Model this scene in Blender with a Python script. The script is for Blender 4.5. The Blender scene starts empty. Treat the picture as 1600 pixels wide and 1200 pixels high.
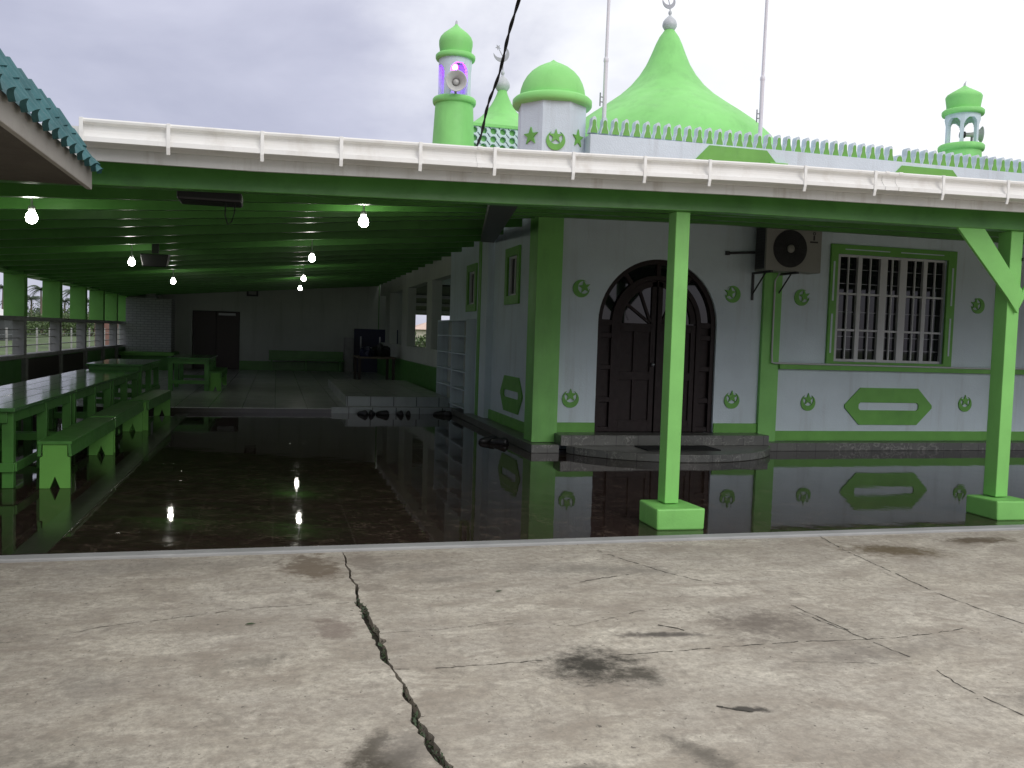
import bpy, bmesh, math, random
from math import sin, cos, pi, radians, sqrt, atan2
from mathutils import Vector, Matrix
random.seed(7)
S = bpy.context.scene
COL = S.collection

# ------------------------------------------------------------------ materials
def new_mat(name):
    m = bpy.data.materials.new(name); m.use_nodes = True
    nt = m.node_tree; b = nt.nodes['Principled BSDF']
    return m, nt, b
def N(nt, typ, **kw):
    n = nt.nodes.new(typ)
    for k, v in kw.items(): setattr(n, k, v)
    return n
def math_n(nt, op, a, b=None, c=None, clamp=False):
    n = N(nt, 'ShaderNodeMath', operation=op); n.use_clamp = clamp
    for i, v in enumerate((a, b, c)):
        if v is None: continue
        if isinstance(v, (int, float)): n.inputs[i].default_value = v
        else: nt.links.new(v, n.inputs[i])
    return n.outputs[0]
def noise(nt, vec, scale, detail=4, rough=.55, dist=0):
    n = N(nt, 'ShaderNodeTexNoise'); n.inputs['Scale'].default_value = scale
    n.inputs['Detail'].default_value = detail; n.inputs['Roughness'].default_value = rough
    n.inputs['Distortion'].default_value = dist
    if vec is not None: nt.links.new(vec, n.inputs['Vector'])
    return n.outputs['Fac']
def maprange(nt, v, a, b, c=0., d=1., smooth=False):
    n = N(nt, 'ShaderNodeMapRange')
    if smooth: n.interpolation_type = 'SMOOTHSTEP'
    for i, x in zip(range(1, 5), (a, b, c, d)): n.inputs[i].default_value = x
    nt.links.new(v, n.inputs[0]); return n.outputs[0]
def mix(nt, fac, a, b, blend='MIX'):
    n = N(nt, 'ShaderNodeMix', data_type='RGBA', blend_type=blend)
    for i, v in ((0, fac), (6, a), (7, b)):
        if isinstance(v, (int, float)): n.inputs[i].default_value = v
        elif isinstance(v, tuple): n.inputs[i].default_value = (*v[:3], 1)
        else: nt.links.new(v, n.inputs[i])
    return n.outputs[2]
def pos(nt):
    return N(nt, 'ShaderNodeNewGeometry').outputs['Position']
def vscale(nt, v, sx, sy, sz):
    n = N(nt, 'ShaderNodeVectorMath', operation='MULTIPLY'); n.inputs[1].default_value = (sx, sy, sz)
    nt.links.new(v, n.inputs[0]); return n.outputs[0]
def bump(nt, b, h, strength=.2, dist=.01):
    n = N(nt, 'ShaderNodeBump'); n.inputs['Strength'].default_value = strength; n.inputs['Distance'].default_value = dist
    nt.links.new(h, n.inputs['Height']); nt.links.new(n.outputs[0], b.inputs['Normal'])
def paint(name, col, rough=.55, var=.12, scale=2.5, grime=None, gscale=(6, 6, .8), gamt=.35, bscale=60, bamt=.12, spec=.4):
    m, nt, b = new_mat(name); p = pos(nt)
    n1 = noise(nt, p, scale, 5)
    c = mix(nt, maprange(nt, n1, .3, .7), tuple(x*(1-var) for x in col), tuple(min(1, x*(1+var*.6)) for x in col))
    if grime:
        g = noise(nt, vscale(nt, p, *gscale), 1., 6, .65)
        c = mix(nt, maprange(nt, g, .52, .78, 0, gamt), c, grime)
    ch = math_n(nt, 'MULTIPLY', maprange(nt, noise(nt, p, 26, 5, .7), .68, .72), maprange(nt, noise(nt, p, 1.7, 3), .45, .6))
    c = mix(nt, math_n(nt, 'MULTIPLY', ch, .45), c, tuple(.25+x*.3 for x in col) if max(col) < .5 else tuple(x*.5 for x in col))
    nt.links.new(c, b.inputs['Base Color'])
    r = noise(nt, p, scale*3, 3)
    nt.links.new(maprange(nt, r, .3, .7, rough*.85, min(1, rough*1.15)), b.inputs['Roughness'])
    b.inputs['Specular IOR Level'].default_value = spec
    if bamt: bump(nt, b, noise(nt, p, bscale, 4), bamt, .01)
    return m
def plain(name, col, rough=.5, metal=0, spec=.5):
    m, nt, b = new_mat(name); p = pos(nt)
    c = mix(nt, noise(nt, p, 9, 3), tuple(x*.85 for x in col), tuple(min(1, x*1.12) for x in col))
    nt.links.new(c, b.inputs['Base Color']); b.inputs['Roughness'].default_value = rough; b.inputs['Metallic'].default_value = metal
    b.inputs['Specular IOR Level'].default_value = spec
    return m
def emit(name, col, s):
    m, nt, b = new_mat(name); b.inputs['Base Color'].default_value = (.8, .8, .8, 1)
    b.inputs['Emission Color'].default_value = (*col, 1); b.inputs['Emission Strength'].default_value = s
    return m

M = {}
M['green'] = paint('lime_green_paint', (.215, .55, .135), .5, .12, 2, (.09, .19, .05), (3, 3, .6), .35)
M['green_dome'] = paint('green_dome_paint', (.245, .635, .185), .55, .12, 1.2, (.13, .35, .10), (2, 2, .35), .45, 40, .15)
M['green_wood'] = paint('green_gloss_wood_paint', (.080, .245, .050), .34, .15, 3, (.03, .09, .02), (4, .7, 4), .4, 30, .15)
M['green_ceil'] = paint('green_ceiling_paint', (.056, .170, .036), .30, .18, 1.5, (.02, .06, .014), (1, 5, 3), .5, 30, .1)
M['green_trim'] = paint('green_trim_paint', (.145, .40, .070), .5, .12, 3, (.06, .2, .04), (5, 5, 2), .3)
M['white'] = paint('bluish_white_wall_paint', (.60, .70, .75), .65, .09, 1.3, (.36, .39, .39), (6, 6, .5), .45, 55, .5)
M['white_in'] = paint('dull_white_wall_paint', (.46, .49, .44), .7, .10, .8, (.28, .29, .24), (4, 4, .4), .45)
M['fascia'] = paint('weathered_white_fascia', (.66, .66, .64), .55, .08, 2, (.30, .25, .19), (7, 7, .9), .6)
M['gutter'] = paint('white_pvc_gutter', (.84, .83, .80), .38, .04, 3, (.48, .42, .35), (5, 5, 1.6), .42, 30, .05)
M['frame'] = paint('off_white_frame_paint', (.55, .56, .57), .45, .06, 4)
M['grey_post'] = paint('bare_grey_concrete', (.32, .32, .31), .75, .18, 5, (.18, .18, .16), (8, 8, 3), .4)
M['dark_panel'] = plain('dark_brown_panel', (.035, .022, .018), .45)
M['wood_door'] = paint('dark_varnished_door', (.017, .009, .009), .5, .25, 6, (.008, .005, .005), (14, 14, .8), .5, 60, .1, .25)
M['glass'] = plain('dark_window_glass', (.008, .009, .011), .03)
M['black'] = plain('black_plastic', (.014, .014, .016), .45)
M['rubber'] = plain('black_rubber', (.010, .010, .010), .8)
M['metal'] = plain('grey_metal', (.22, .23, .24), .4, .7)
M['dark_metal'] = plain('dark_bracket_metal', (.05, .05, .055), .5, .4)
M['white_metal'] = paint('white_painted_steel', (.68, .68, .72), .35, .05, 6)
M['silver'] = paint('silver_grey_paint', (.50, .52, .54), .35, .1, 8)
M['crescent'] = plain('dull_silver_plate', (.36, .36, .40), .5)
M['horn'] = plain('grey_horn_metal', (.52, .52, .50), .5, .1)
M['ac'] = paint('aged_cream_casing', (.25, .25, .225), .45, .07, 3, (.2, .19, .16), (6, 6, 1.5), .3)
M['navy'] = plain('navy_blue_paint', (.012, .015, .05), .4)
M['bulb'] = emit('lit_bulb', (1., .98, .88), 60)
M['table'] = paint('glossy_green_table_top', (.062, .20, .05), .10, .15, 3, (.03, .09, .02), (4, .7, 4), .4, 14, .10, .75)
M['purple'] = emit('purple_lamp', (.40, .02, 1.0), 60)
M['teal'] = paint('teal_metal_tile', (.034, .125, .138), .62, .25, 6, (.02, .06, .07), (9, 9, 9), .5, 70, .1)
M['taupe'] = paint('taupe_board', (.37, .345, .31), .7, .1, 3, (.2, .18, .15), (3, 3, 6), .4)
M['soffit'] = paint('brown_soffit', (.10, .085, .07), .75, .15, 2)
M['roofpink'] = paint('faded_red_roof_sheet', (.42, .23, .22), .5, .1, 3)
M['roofpale'] = paint('pale_peach_roof', (.62, .46, .38), .6, .08, 2)
M['trunk'] = paint('palm_bark', (.16, .13, .10), .9, .25, 4)
M['soil'] = paint('dark_soil', (.035, .030, .022), .95, .3, 12, None, bscale=40, bamt=.5)
M['shed'] = paint('dark_shed_sheet', (.05, .055, .055), .6, .2, 2)
M['wall_peach'] = paint('pale_house_wall', (.55, .52, .42), .7, .06, 1)
M['roof_red'] = paint('red_brown_wall', (.19, .10, .08), .7, .1, 1)
M['step_tile'] = None

def leaf_mat(name, c1, c2):
    m, nt, b = new_mat(name); p = pos(nt)
    c = mix(nt, maprange(nt, noise(nt, p, 3.0, 3), .35, .65), c1, c2)
    c = mix(nt, maprange(nt, noise(nt, p, 40, 2), .4, .6, 0, .5), c, tuple(x*.55 for x in c1))
    nt.links.new(c, b.inputs['Base Color']); b.inputs['Roughness'].default_value = .55
    return m
M['palm'] = leaf_mat('palm_leaf', (.035, .065, .03), (.075, .11, .05))
M['bush'] = leaf_mat('bush_leaf', (.05, .10, .03), (.13, .19, .06))
M['weed'] = leaf_mat('weed_leaf', (.025, .05, .018), (.065, .105, .04))
M['grass'] = paint('meadow_grass', (.075, .115, .038), .9, .45, .25, (.13, .13, .06), (.35, .12, 1), .7, 8, .6)

# brick / tile based
def tiles(name, c1, c2, grout, w, h, mortar, rough, swap='XY', spec=.5, vein=None, offset=0., spots=None):
    m, nt, b = new_mat(name); p = pos(nt)
    sep = N(nt, 'ShaderNodeSeparateXYZ'); nt.links.new(p, sep.inputs[0]); cmb = N(nt, 'ShaderNodeCombineXYZ')
    nt.links.new(sep.outputs[swap[0]], cmb.inputs[0]); nt.links.new(sep.outputs[swap[1]], cmb.inputs[1])
    br = N(nt, 'ShaderNodeTexBrick'); nt.links.new(cmb.outputs[0], br.inputs['Vector'])
    br.offset = offset; br.inputs['Scale'].default_value = 1; br.inputs['Brick Width'].default_value = w
    br.inputs['Row Height'].default_value = h; br.inputs['Mortar Size'].default_value = mortar
    br.inputs['Mortar Smooth'].default_value = .2
    br.inputs['Color1'].default_value = (*c1, 1); br.inputs['Color2'].default_value = (*c2, 1); br.inputs['Mortar'].default_value = (*grout, 1)
    c = br.outputs['Color']
    n = noise(nt, p, 5, 6, .65)
    c = mix(nt, maprange(nt, n, .3, .7, 0, .6), c, tuple(x*.6 for x in c1))
    if vein:
        v = noise(nt, vscale(nt, p, 1, 1.6, 1), 7.5, 6, .62, 1.2)
        v2 = math_n(nt, 'ABSOLUTE', math_n(nt, 'SUBTRACT', v, .5))
        brk = maprange(nt, noise(nt, p, 5, 4), .46, .60)
        f = math_n(nt, 'MULTIPLY', maprange(nt, v2, 0, .03, 1, 0), brk)
        c = mix(nt, math_n(nt, 'MULTIPLY', f, .8), c, vein)
    nt.links.new(c, b.inputs['Base Color'])
    b.inputs['Specular IOR Level'].default_value = spec
    return m, nt, b, br, p
m, nt, b, br, p = tiles('dark_polished_floor_tile', (.026, .017, .014), (.036, .023, .019), (.065, .05, .042), .6, .6, .004, .06, vein=(.17, .125, .095))
r = maprange(nt, noise(nt, p, 1.2, 5, .6), .35, .7, .012, .05)
nt.links.new(r, b.inputs['Roughness'])
h = math_n(nt, 'ADD', math_n(nt, 'ADD', math_n(nt, 'MULTIPLY', noise(nt, p, 1.6, 2), 1.0), math_n(nt, 'MULTIPLY', noise(nt, p, 11, 3, .6), .16)), math_n(nt, 'MULTIPLY', br.outputs['Fac'], -.12))
bump(nt, b, h, .07, .02); b.inputs['Specular IOR Level'].default_value = .26; M['floor'] = m
m, nt, b, br, p = tiles('grey_platform_tile', (.50, .52, .48), (.44, .46, .43), (.08, .08, .08), .6, .6, .008, .3)
b.inputs['Roughness'].default_value = .22; M['plat_tile'] = m
m, nt, b, br, p = tiles('pale_step_tile', (.36, .41, .41), (.32, .37, .38), (.03, .04, .04), .46, 3., .012, .3, swap='XZ')
b.inputs['Roughness'].default_value = .3; M['pale_tile'] = m
m, nt, b, br, p = tiles('grey_granite_step_tile', (.13, .135, .12), (.10, .105, .095), (.03, .03, .028), .33, 3., .006, .3, swap='XZ', vein=(.42, .42, .38))
b.inputs['Roughness'].default_value = .28; M['step_tile'] = m
m, nt, b, br, p = tiles('white_painted_brick', (.40, .41, .40), (.36, .37, .36), (.20, .21, .20), .24, .085, .012, .3, swap='XZ', offset=.5)
b.inputs['Roughness'].default_value = .7; bump(nt, b, br.outputs['Fac'], -.4, .01); M['brick'] = m

# yard concrete: mottling, wear streaks and stains with shapes of their own
def yard_mat():
    m, nt, b = new_mat('worn_yard_concrete'); p = pos(nt)
    big = noise(nt, p, .55, 6, .6, .4); mid = noise(nt, vscale(nt, p, 1, 1.8, 1), 2.2, 8, .68, .3); fine = noise(nt, p, 22, 6, .7)
    c = mix(nt, maprange(nt, big, .32, .68), (.51, .460, .375), (.65, .605, .51))
    c = mix(nt, maprange(nt, noise(nt, p, 1.1, 5, .6, .5), .42, .60, .45, 0), c, (.47, .435, .385))
    c = mix(nt, maprange(nt, mid, .36, .60, .8, 0), c, (.31, .265, .215))
    c = mix(nt, maprange(nt, noise(nt, vscale(nt, p, 1, 1.7, 1), 1.7, 10, .74, .6), .52, .66, 0, .8), c, (.76, .71, .60))
    c = mix(nt, maprange(nt, noise(nt, vscale(nt, p, 1.6, 1, 1), 3.6, 10, .76, .9), .56, .68, 0, .75), c, (.23, .205, .17))
    c = mix(nt, maprange(nt, fine, .32, .62, .75, 0), c, (.25, .225, .19))
    spk = noise(nt, p, 11, 9, .8)
    c = mix(nt, maprange(nt, spk, .60, .70, 0, .8), c, (.15, .135, .11))
    c = mix(nt, maprange(nt, noise(nt, p, 30, 3, .6), .66, .70, 0, .8), c, (.08, .07, .06))
    c = mix(nt, maprange(nt, noise(nt, p, 75, 3, .7), .30, .62, .35, 0), c, (.22, .2, .17))
    wob = noise(nt, p, 3.5, 8, .72); wob2 = noise(nt, p, 14, 6, .7)
    sep = N(nt, 'ShaderNodeSeparateXYZ'); nt.links.new(p, sep.inputs[0])
    stains = [ # x, y, rx, ry, rot, strength, soft, colour
        (1.52, 4.02, .20, .19, .4, .95, .8, (.035, .032, .026)), (1.70, 3.86, .10, .14, .5, .8, .8, (.05, .045, .035)),
        (2.72, 4.45, .26, .20, .2, .70, .9, (.11, .09, .075)), (2.95, 4.20, .45, .30, .3, .40, .9, (.16, .14, .12)),
        (4.75, 5.90, .35, .17, -.25, .85, .6, (.10, .072, .035)), (5.75, 6.12, .33, .10, .0, .85, .6, (.085, .06, .035)),
        (.24, 6.05, .18, .33, .2, .85, .3, (.155, .120, .085)), (.62, 6.10, .10, .30, .1, .6, .35, (.20, .17, .14)), (.60, 5.50, .09, .12, .3, .6, .3, (.2, .17, .14)),
        (.30, 5.40, .09, .10, .3, .5, .4, (.2, .17, .14)), (-.6, 6.2, .6, .16, .0, .5, .8, (.21, .19, .165)),
        (-.72, 3.30, .22, .12, .5, .55, .9, (.13, .115, .095)), (-1.15, 3.45, .40, .14, .1, .5, .9, (.15, .14, .12)), (-.18, 3.10, .18, .12, .2, .6, .9, (.14, .125, .10)),
        (.42, 3.20, .14, .10, .8, .9, .5, (.05, .042, .03)), (.36, 3.30, .05, .20, -.5, .85, .6, (.07, .06, .045)), (.52, 3.28, .13, .14, .1, .6, .4, (.21, .19, .165)),
        (1.62, 3.05, .06, .16, .4, .75, .8, (.10, .09, .075)), (1.10, 3.0, .12, .05, .1, .7, .8, (.1, .09, .08)),
        (2.05, 4.36, .22, .035, -.15, .85, .7, (.07, .062, .055)), (3.1, 3.9, .5, .10, .1, .35, 1, (.15, .135, .12)),
        (5.2, 4.7, .4, .18, .2, .45, .9, (.19, .17, .15)), (2.0, 3.39, .085, .026, -.3, .9, .4, (.05, .045, .04)), (2.2, 5.7, .5, .12, -.2, .5, .9, (.17, .16, .14)),
        (-.05, 4.35, .16, .07, .4, .5, .9, (.17, .155, .13)), (.32, 4.75, .10, .16, 0, .7, .35, (.20, .16, .135)), (3.6, 3.3, .35, .09, .2, .55, .8, (.14, .125, .11)),
        (4.1, 3.0, .5, .14, .2, .5, .8, (.15, .135, .12)), (.9, 5.95, .28, .09, .1, .5, .9, (.17, .15, .13)), (1.1, 5.6, .2, .06, .1, .45, .9, (.18, .165, .14)), (-.8, 4.2, .12, .20, .5, .3, .9, (.2, .19, .17)),
    ]
    for (x, y, rx, ry, rot, st, soft, colr) in stains:
        dx = math_n(nt, 'SUBTRACT', sep.outputs[0], x); dy = math_n(nt, 'SUBTRACT', sep.outputs[1], y)
        cr, sr = cos(rot), sin(rot)
        u = math_n(nt, 'ADD', math_n(nt, 'MULTIPLY', dx, cr/rx), math_n(nt, 'MULTIPLY', dy, sr/rx))
        v = math_n(nt, 'ADD', math_n(nt, 'MULTIPLY', dx, -sr/ry), math_n(nt, 'MULTIPLY', dy, cr/ry))
        d = math_n(nt, 'SQRT', math_n(nt, 'ADD', math_n(nt, 'MULTIPLY', u, u), math_n(nt, 'MULTIPLY', v, v)))
        d = math_n(nt, 'ADD', d, math_n(nt, 'MULTIPLY', math_n(nt, 'SUBTRACT', wob, .5), 2.2))
        d = math_n(nt, 'ADD', d, math_n(nt, 'MULTIPLY', math_n(nt, 'SUBTRACT', wob2, .5), 1.9))
        f = maprange(nt, d, .75-soft*.75, 1.15+soft*.75, st, 0, True)
        c = mix(nt, f, c, colr)
    nt.links.new(c, b.inputs['Base Color'])
    b.inputs['Roughness'].default_value = .85; b.inputs['Specular IOR Level'].default_value = .25
    hh = math_n(nt, 'ADD', math_n(nt, 'MULTIPLY', fine, .35), math_n(nt, 'ADD', mid, math_n(nt, 'MULTIPLY', noise(nt, p, 80, 3), .15)))
    bump(nt, b, hh, .45, .012)
    return m
M['yard'] = yard_mat()
M['border'] = paint('dark_olive_border_tile', (.040, .040, .030), .16, .2, 3, None, bscale=6, bamt=.05, spec=.5)
M['kerb'] = paint('smooth_kerb_concrete', (.34, .345, .34), .7, .12, 3, (.19, .19, .18), (2.5, 9, 3), .5)
M['crack'] = plain('hairline_crack_dirt', (.06, .055, .045), .95)

# ------------------------------------------------------------------ mesh builder
class MB:
    def __init__(s): s.v = []; s.f = []; s.mi = []; s.cur = 0; s.smooth = []
    def add(s, vs, fs, smooth=False):
        o = len(s.v); s.v += [tuple(x) for x in vs]
        for f in fs: s.f.append([i+o for i in f]); s.mi.append(s.cur); s.smooth.append(smooth)
        return s
    def box(s, x0, x1, y0, y1, z0, z1):
        return s.add([(x0,y0,z0),(x1,y0,z0),(x1,y1,z0),(x0,y1,z0),(x0,y0,z1),(x1,y0,z1),(x1,y1,z1),(x0,y1,z1)],
              [(0,3,2,1),(4,5,6,7),(0,1,5,4),(1,2,6,5),(2,3,7,6),(3,0,4,7)])
    def hexa(s, p):   # eight corners: bottom ring then top ring
        return s.add(p, [(0,3,2,1),(4,5,6,7),(0,1,5,4),(1,2,6,5),(2,3,7,6),(3,0,4,7)])
    def prism(s, poly, axis, a, b, front_mi=None):
        # poly in the two other axes (in xyz order); extruded from a to b along axis
        def P(q, t):
            return {'x': (t, q[0], q[1]), 'y': (q[0], t, q[1]), 'z': (q[0], q[1], t)}[axis]
        n = len(poly); o = len(s.v)
        s.v += [P(q, a) for q in poly] + [P(q, b) for q in poly]
        c = s.cur
        for f, k in ((list(range(n)), c if front_mi is None else front_mi), (list(range(2*n-1, n-1, -1)), c)):
            s.f.append([i+o for i in f]); s.mi.append(k); s.smooth.append(False)
        for i in range(n):
            j = (i+1) % n; s.f.append([o+i, o+n+i, o+n+j, o+j]); s.mi.append(c); s.smooth.append(False)
        return s
    def tube(s, pts, r, n=8, cap=True):
        pts = [Vector(q) for q in pts]; rings = []
        up = Vector((0, 0, 1))
        for i, q in enumerate(pts):
            t = (pts[min(i+1, len(pts)-1)] - pts[max(i-1, 0)]).normalized()
            a = t.cross(up if abs(t.z) < .95 else Vector((1, 0, 0))).normalized(); b2 = a.cross(t).normalized()
            rr = r[i] if isinstance(r, (list, tuple)) else r
            rings.append([q + (a*cos(2*pi*k/n) + b2*sin(2*pi*k/n))*rr for k in range(n)])
        vs = [v for R in rings for v in R]; fs = []
        for i in range(len(rings)-1):
            for k in range(n): fs.append((i*n+k, i*n+(k+1) % n, (i+1)*n+(k+1) % n, (i+1)*n+k))
        s.add(vs, fs, True)
        if cap: s.add(rings[0], [tuple(range(n-1, -1, -1))]); s.add(rings[-1], [tuple(range(n))])
        return s
    def lathe(s, prof, c, n=40, smooth=True, phase=0, caps=True):
        vs = [(c[0]+r*cos(2*pi*k/n+phase), c[1]+r*sin(2*pi*k/n+phase), c[2]+z) for r, z in prof for k in range(n)]
        fs = []
        for i in range(len(prof)-1):
            for k in range(n): fs.append((i*n+k, i*n+(k+1) % n, (i+1)*n+(k+1) % n, (i+1)*n+k))
        s.add(vs, fs, smooth)
        if caps:
            if prof[0][0] > .002: s.add(vs[:n], [tuple(range(n-1, -1, -1))])
            if prof[-1][0] > .002: s.add(vs[-n:], [tuple(range(n))])
        return s
    def sphere(s, c, r, n=20, sz=1):
        return s.lathe([(max(.0005, r*sin(pi*i/12)), -r*sz*cos(pi*i/12)) for i in range(13)], c, n)
    def cells(s, nu, nv, solid, outer, inner, wrap=False):
        sol = [[solid((i+.5)/nu, (j+.5)/nv) for j in range(nv)] for i in range(nu)]
        idx = {}
        def V(i, j, k):
            if wrap: i %= nu
            if (i, j, k) not in idx:
                idx[(i, j, k)] = len(s.v); s.v.append(tuple((outer if k == 0 else inner)(i/nu, j/nv)))
            return idx[(i, j, k)]
        def F(*q): s.f.append(list(q)); s.mi.append(s.cur); s.smooth.append(False)
        def sd(i, j):
            if j < 0 or j >= nv: return False
            if wrap: i %= nu
            elif i < 0 or i >= nu: return False
            return sol[i][j]
        for i in range(nu):
            for j in range(nv):
                if not sol[i][j]: continue
                F(V(i,j,0), V(i+1,j,0), V(i+1,j+1,0), V(i,j+1,0)); F(V(i,j,1), V(i,j+1,1), V(i+1,j+1,1), V(i+1,j,1))
                if not sd(i-1, j): F(V(i,j,0), V(i,j+1,0), V(i,j+1,1), V(i,j,1))
                if not sd(i+1, j): F(V(i+1,j,0), V(i+1,j,1), V(i+1,j+1,1), V(i+1,j+1,0))
                if not sd(i, j-1): F(V(i,j,0), V(i,j,1), V(i+1,j,1), V(i+1,j,0))
                if not sd(i, j+1): F(V(i,j+1,0), V(i+1,j+1,0), V(i+1,j+1,1), V(i,j+1,1))
        return s
    def build(s, name, mat, parent=None, bevel=0, loc=None):
        base = Vector(loc) if loc is not None else Vector((0, 0, 0))
        if parent is not None: base = Vector(parent['_b'])
        me = bpy.data.meshes.new(name)
        me.from_pydata([tuple(Vector(v)-base) for v in s.v], [], s.f); me.validate()
        mats = mat if isinstance(mat, (list, tuple)) else [mat]
        for q in mats: me.materials.append(q)
        if len(me.polygons) == len(s.f):
            me.polygons.foreach_set('material_index', s.mi); me.polygons.foreach_set('use_smooth', s.smooth)
        bm = bmesh.new(); bm.from_mesh(me); bmesh.ops.recalc_face_normals(bm, faces=bm.faces); bm.to_mesh(me); bm.free()
        o = bpy.data.objects.new(name, me); COL.objects.link(o)
        o['_b'] = tuple(base)
        if parent is not None: o.parent = parent
        else: o.location = base
        if bevel:
            md = o.modifiers.new('edge', 'BEVEL'); md.width = bevel; md.segments = 2; md.limit_method = 'ANGLE'; md.angle_limit = radians(50)
            md.use_clamp_overlap = True
        return o
def thing(name, label, cat, loc, group=None):
    o = bpy.data.objects.new(name, None); COL.objects.link(o); o.location = loc; o.empty_display_size = .2
    o['_b'] = tuple(loc); o['label'] = label; o['category'] = cat
    if group: o['group'] = group
    return o
def tag(o, label, cat, group=None):
    o['label'] = label; o['category'] = cat
    if group: o['group'] = group
    return o
def struct(o): o['kind'] = 'structure'; return o
def copy_tree(o, parent=None, loc=None, rz=None, label=None):
    c = o.copy(); COL.objects.link(c)
    if parent is not None: c.parent = parent
    if loc is not None: c.location = loc
    if rz is not None: c.rotation_euler = (0, 0, rz)
    if label: c['label'] = label
    for ch in list(o.children): copy_tree(ch, c)
    return c
def arc(cx, cz, r, a0, a1, n):
    return [(cx+r*cos(a0+(a1-a0)*i/n), cz+r*sin(a0+(a1-a0)*i/n)) for i in range(n+1)]

# ------------------------------------------------------------------ ground
g = MB(); g.box(-500, 500, -300, 900, -.6, -.14); struct(g.build('grass_ground', M['grass']))
# yard concrete in strips left and right of the open crack
CR = [(6.42,.49,.004),(6.24,.500,.008),(6.05,.485,.007),(5.9,.50,.010),(5.72,.49,.009),(5.55,.515,.012),(5.41,.505,.014),(5.3,.50,.010),(5.19,.490,.022),(5.08,.515,.032),(4.97,.512,.032),
      (4.85,.520,.028),(4.72,.530,.034),(4.6,.535,.030),(4.5,.545,.032),(4.4,.548,.022),(4.33,.545,.024),(4.24,.540,.020),(4.16,.560,.010),(4.09,.565,.006),(4.0,.575,.014),(3.93,.590,.008),(3.89,.588,.014),
      (3.82,.580,.022),(3.76,.590,.022),(3.70,.600,.014),(3.64,.595,.022),(3.55,.588,.026),(3.46,.600,.026),(3.38,.605,.028),(3.31,.612,.032),(3.24,.618,.030),(3.16,.630,.026),(3.0,.65,.024),(2.8,.66,.03),(2.5,.7,.03),(2.0,.72,.02),(1.4,.78,.012),(1.,.8,.004)]
# refine the crack edge with small jags
CR2 = []
rr = random.Random(3)
for i in range(len(CR)-1):
    a, b2 = CR[i], CR[i+1]; k = max(2, int((a[0]-b2[0])/.025))
    for q in range(k):
        t = q/k; w = (a[2]*(1-t)+b2[2]*t)
        CR2.append((a[0]+(b2[0]-a[0])*t, a[1]+(b2[1]-a[1])*t + rr.uniform(-.3, .3)*w, w*rr.uniform(.65, 1.2)*.85, w*rr.uniform(.55, 1.15)*.85))
CR2.append((1., .8, .003, .003))
def groundcurve(x): return 6.42
y_ = MB()
L = [(c[1]-c[2], c[0]) for c in CR2]; Rr = [(c[1]+c[3], c[0]) for c in CR2]
for A, far in ((L, -40.), (Rr, 45.)):
    for i in range(len(A)-1):
        (xa, ya), (xb, yb) = A[i], A[i+1]
        near = xa + (-1.2 if far < 0 else 1.2)
        y_.add([(far, ya, 0), (xa, ya, 0), (xb, yb, 0), (far, yb, 0)], [(0, 3, 2, 1)] if far > 0 else [(0, 1, 2, 3)][::-1])
        y_.add([(xa, ya, 0), (xb, yb, 0), (xb, yb, -.10), (xa, ya, -.10)], [(0, 1, 2, 3)])
y_.add([(-40, 1, 0), (45, 1, 0), (45, -25, 0), (-40, -25, 0)], [(0, 3, 2, 1)])
yard = struct(y_.build('concrete_yard', M['yard']))
q = MB(); q.box(.2, 1.0, .9, 6.45, -.12, -.045); q.build('crack_soil', M['soil'], yard)
# hairline cracks as thin dirt-filled ribbons
def hairline(pts, w, seed, gap):
    rr = random.Random(seed); out = []
    for i in range(len(pts)-1):
        (x0, y0), (x1, y1) = pts[i], pts[i+1]; d = sqrt((x1-x0)**2+(y1-y0)**2); k = max(1, int(d/.035))
        for j in range(k): t = j/k; out.append((x0+(x1-x0)*t+rr.uniform(-.007, .007), y0+(y1-y0)*t+rr.uniform(-.007, .007)))
    out.append(pts[-1]); mb = MB()
    on = True
    for i in range(len(out)-1):
        if rr.random() < (.2 if on else .45): on = not on
        if not on and rr.random() < gap*1.5: continue
        (x0, y0), (x1, y1) = out[i], out[i+1]; d = max(1e-4, sqrt((x1-x0)**2+(y1-y0)**2)); nx, ny = -(y1-y0)/d, (x1-x0)/d
        a = w*rr.uniform(.2, 1.0)*.5; b3 = w*rr.uniform(.2, 1.0)*.5
        mb.add([(x0-nx*a, y0-ny*a, .0025), (x0+nx*a, y0+ny*a, .0025), (x1+nx*b3, y1+ny*b3, .0025), (x1-nx*b3, y1-ny*b3, .0025)], [(0, 1, 2, 3)])
    mb.build('hairline_crack', M['crack'], yard)
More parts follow.
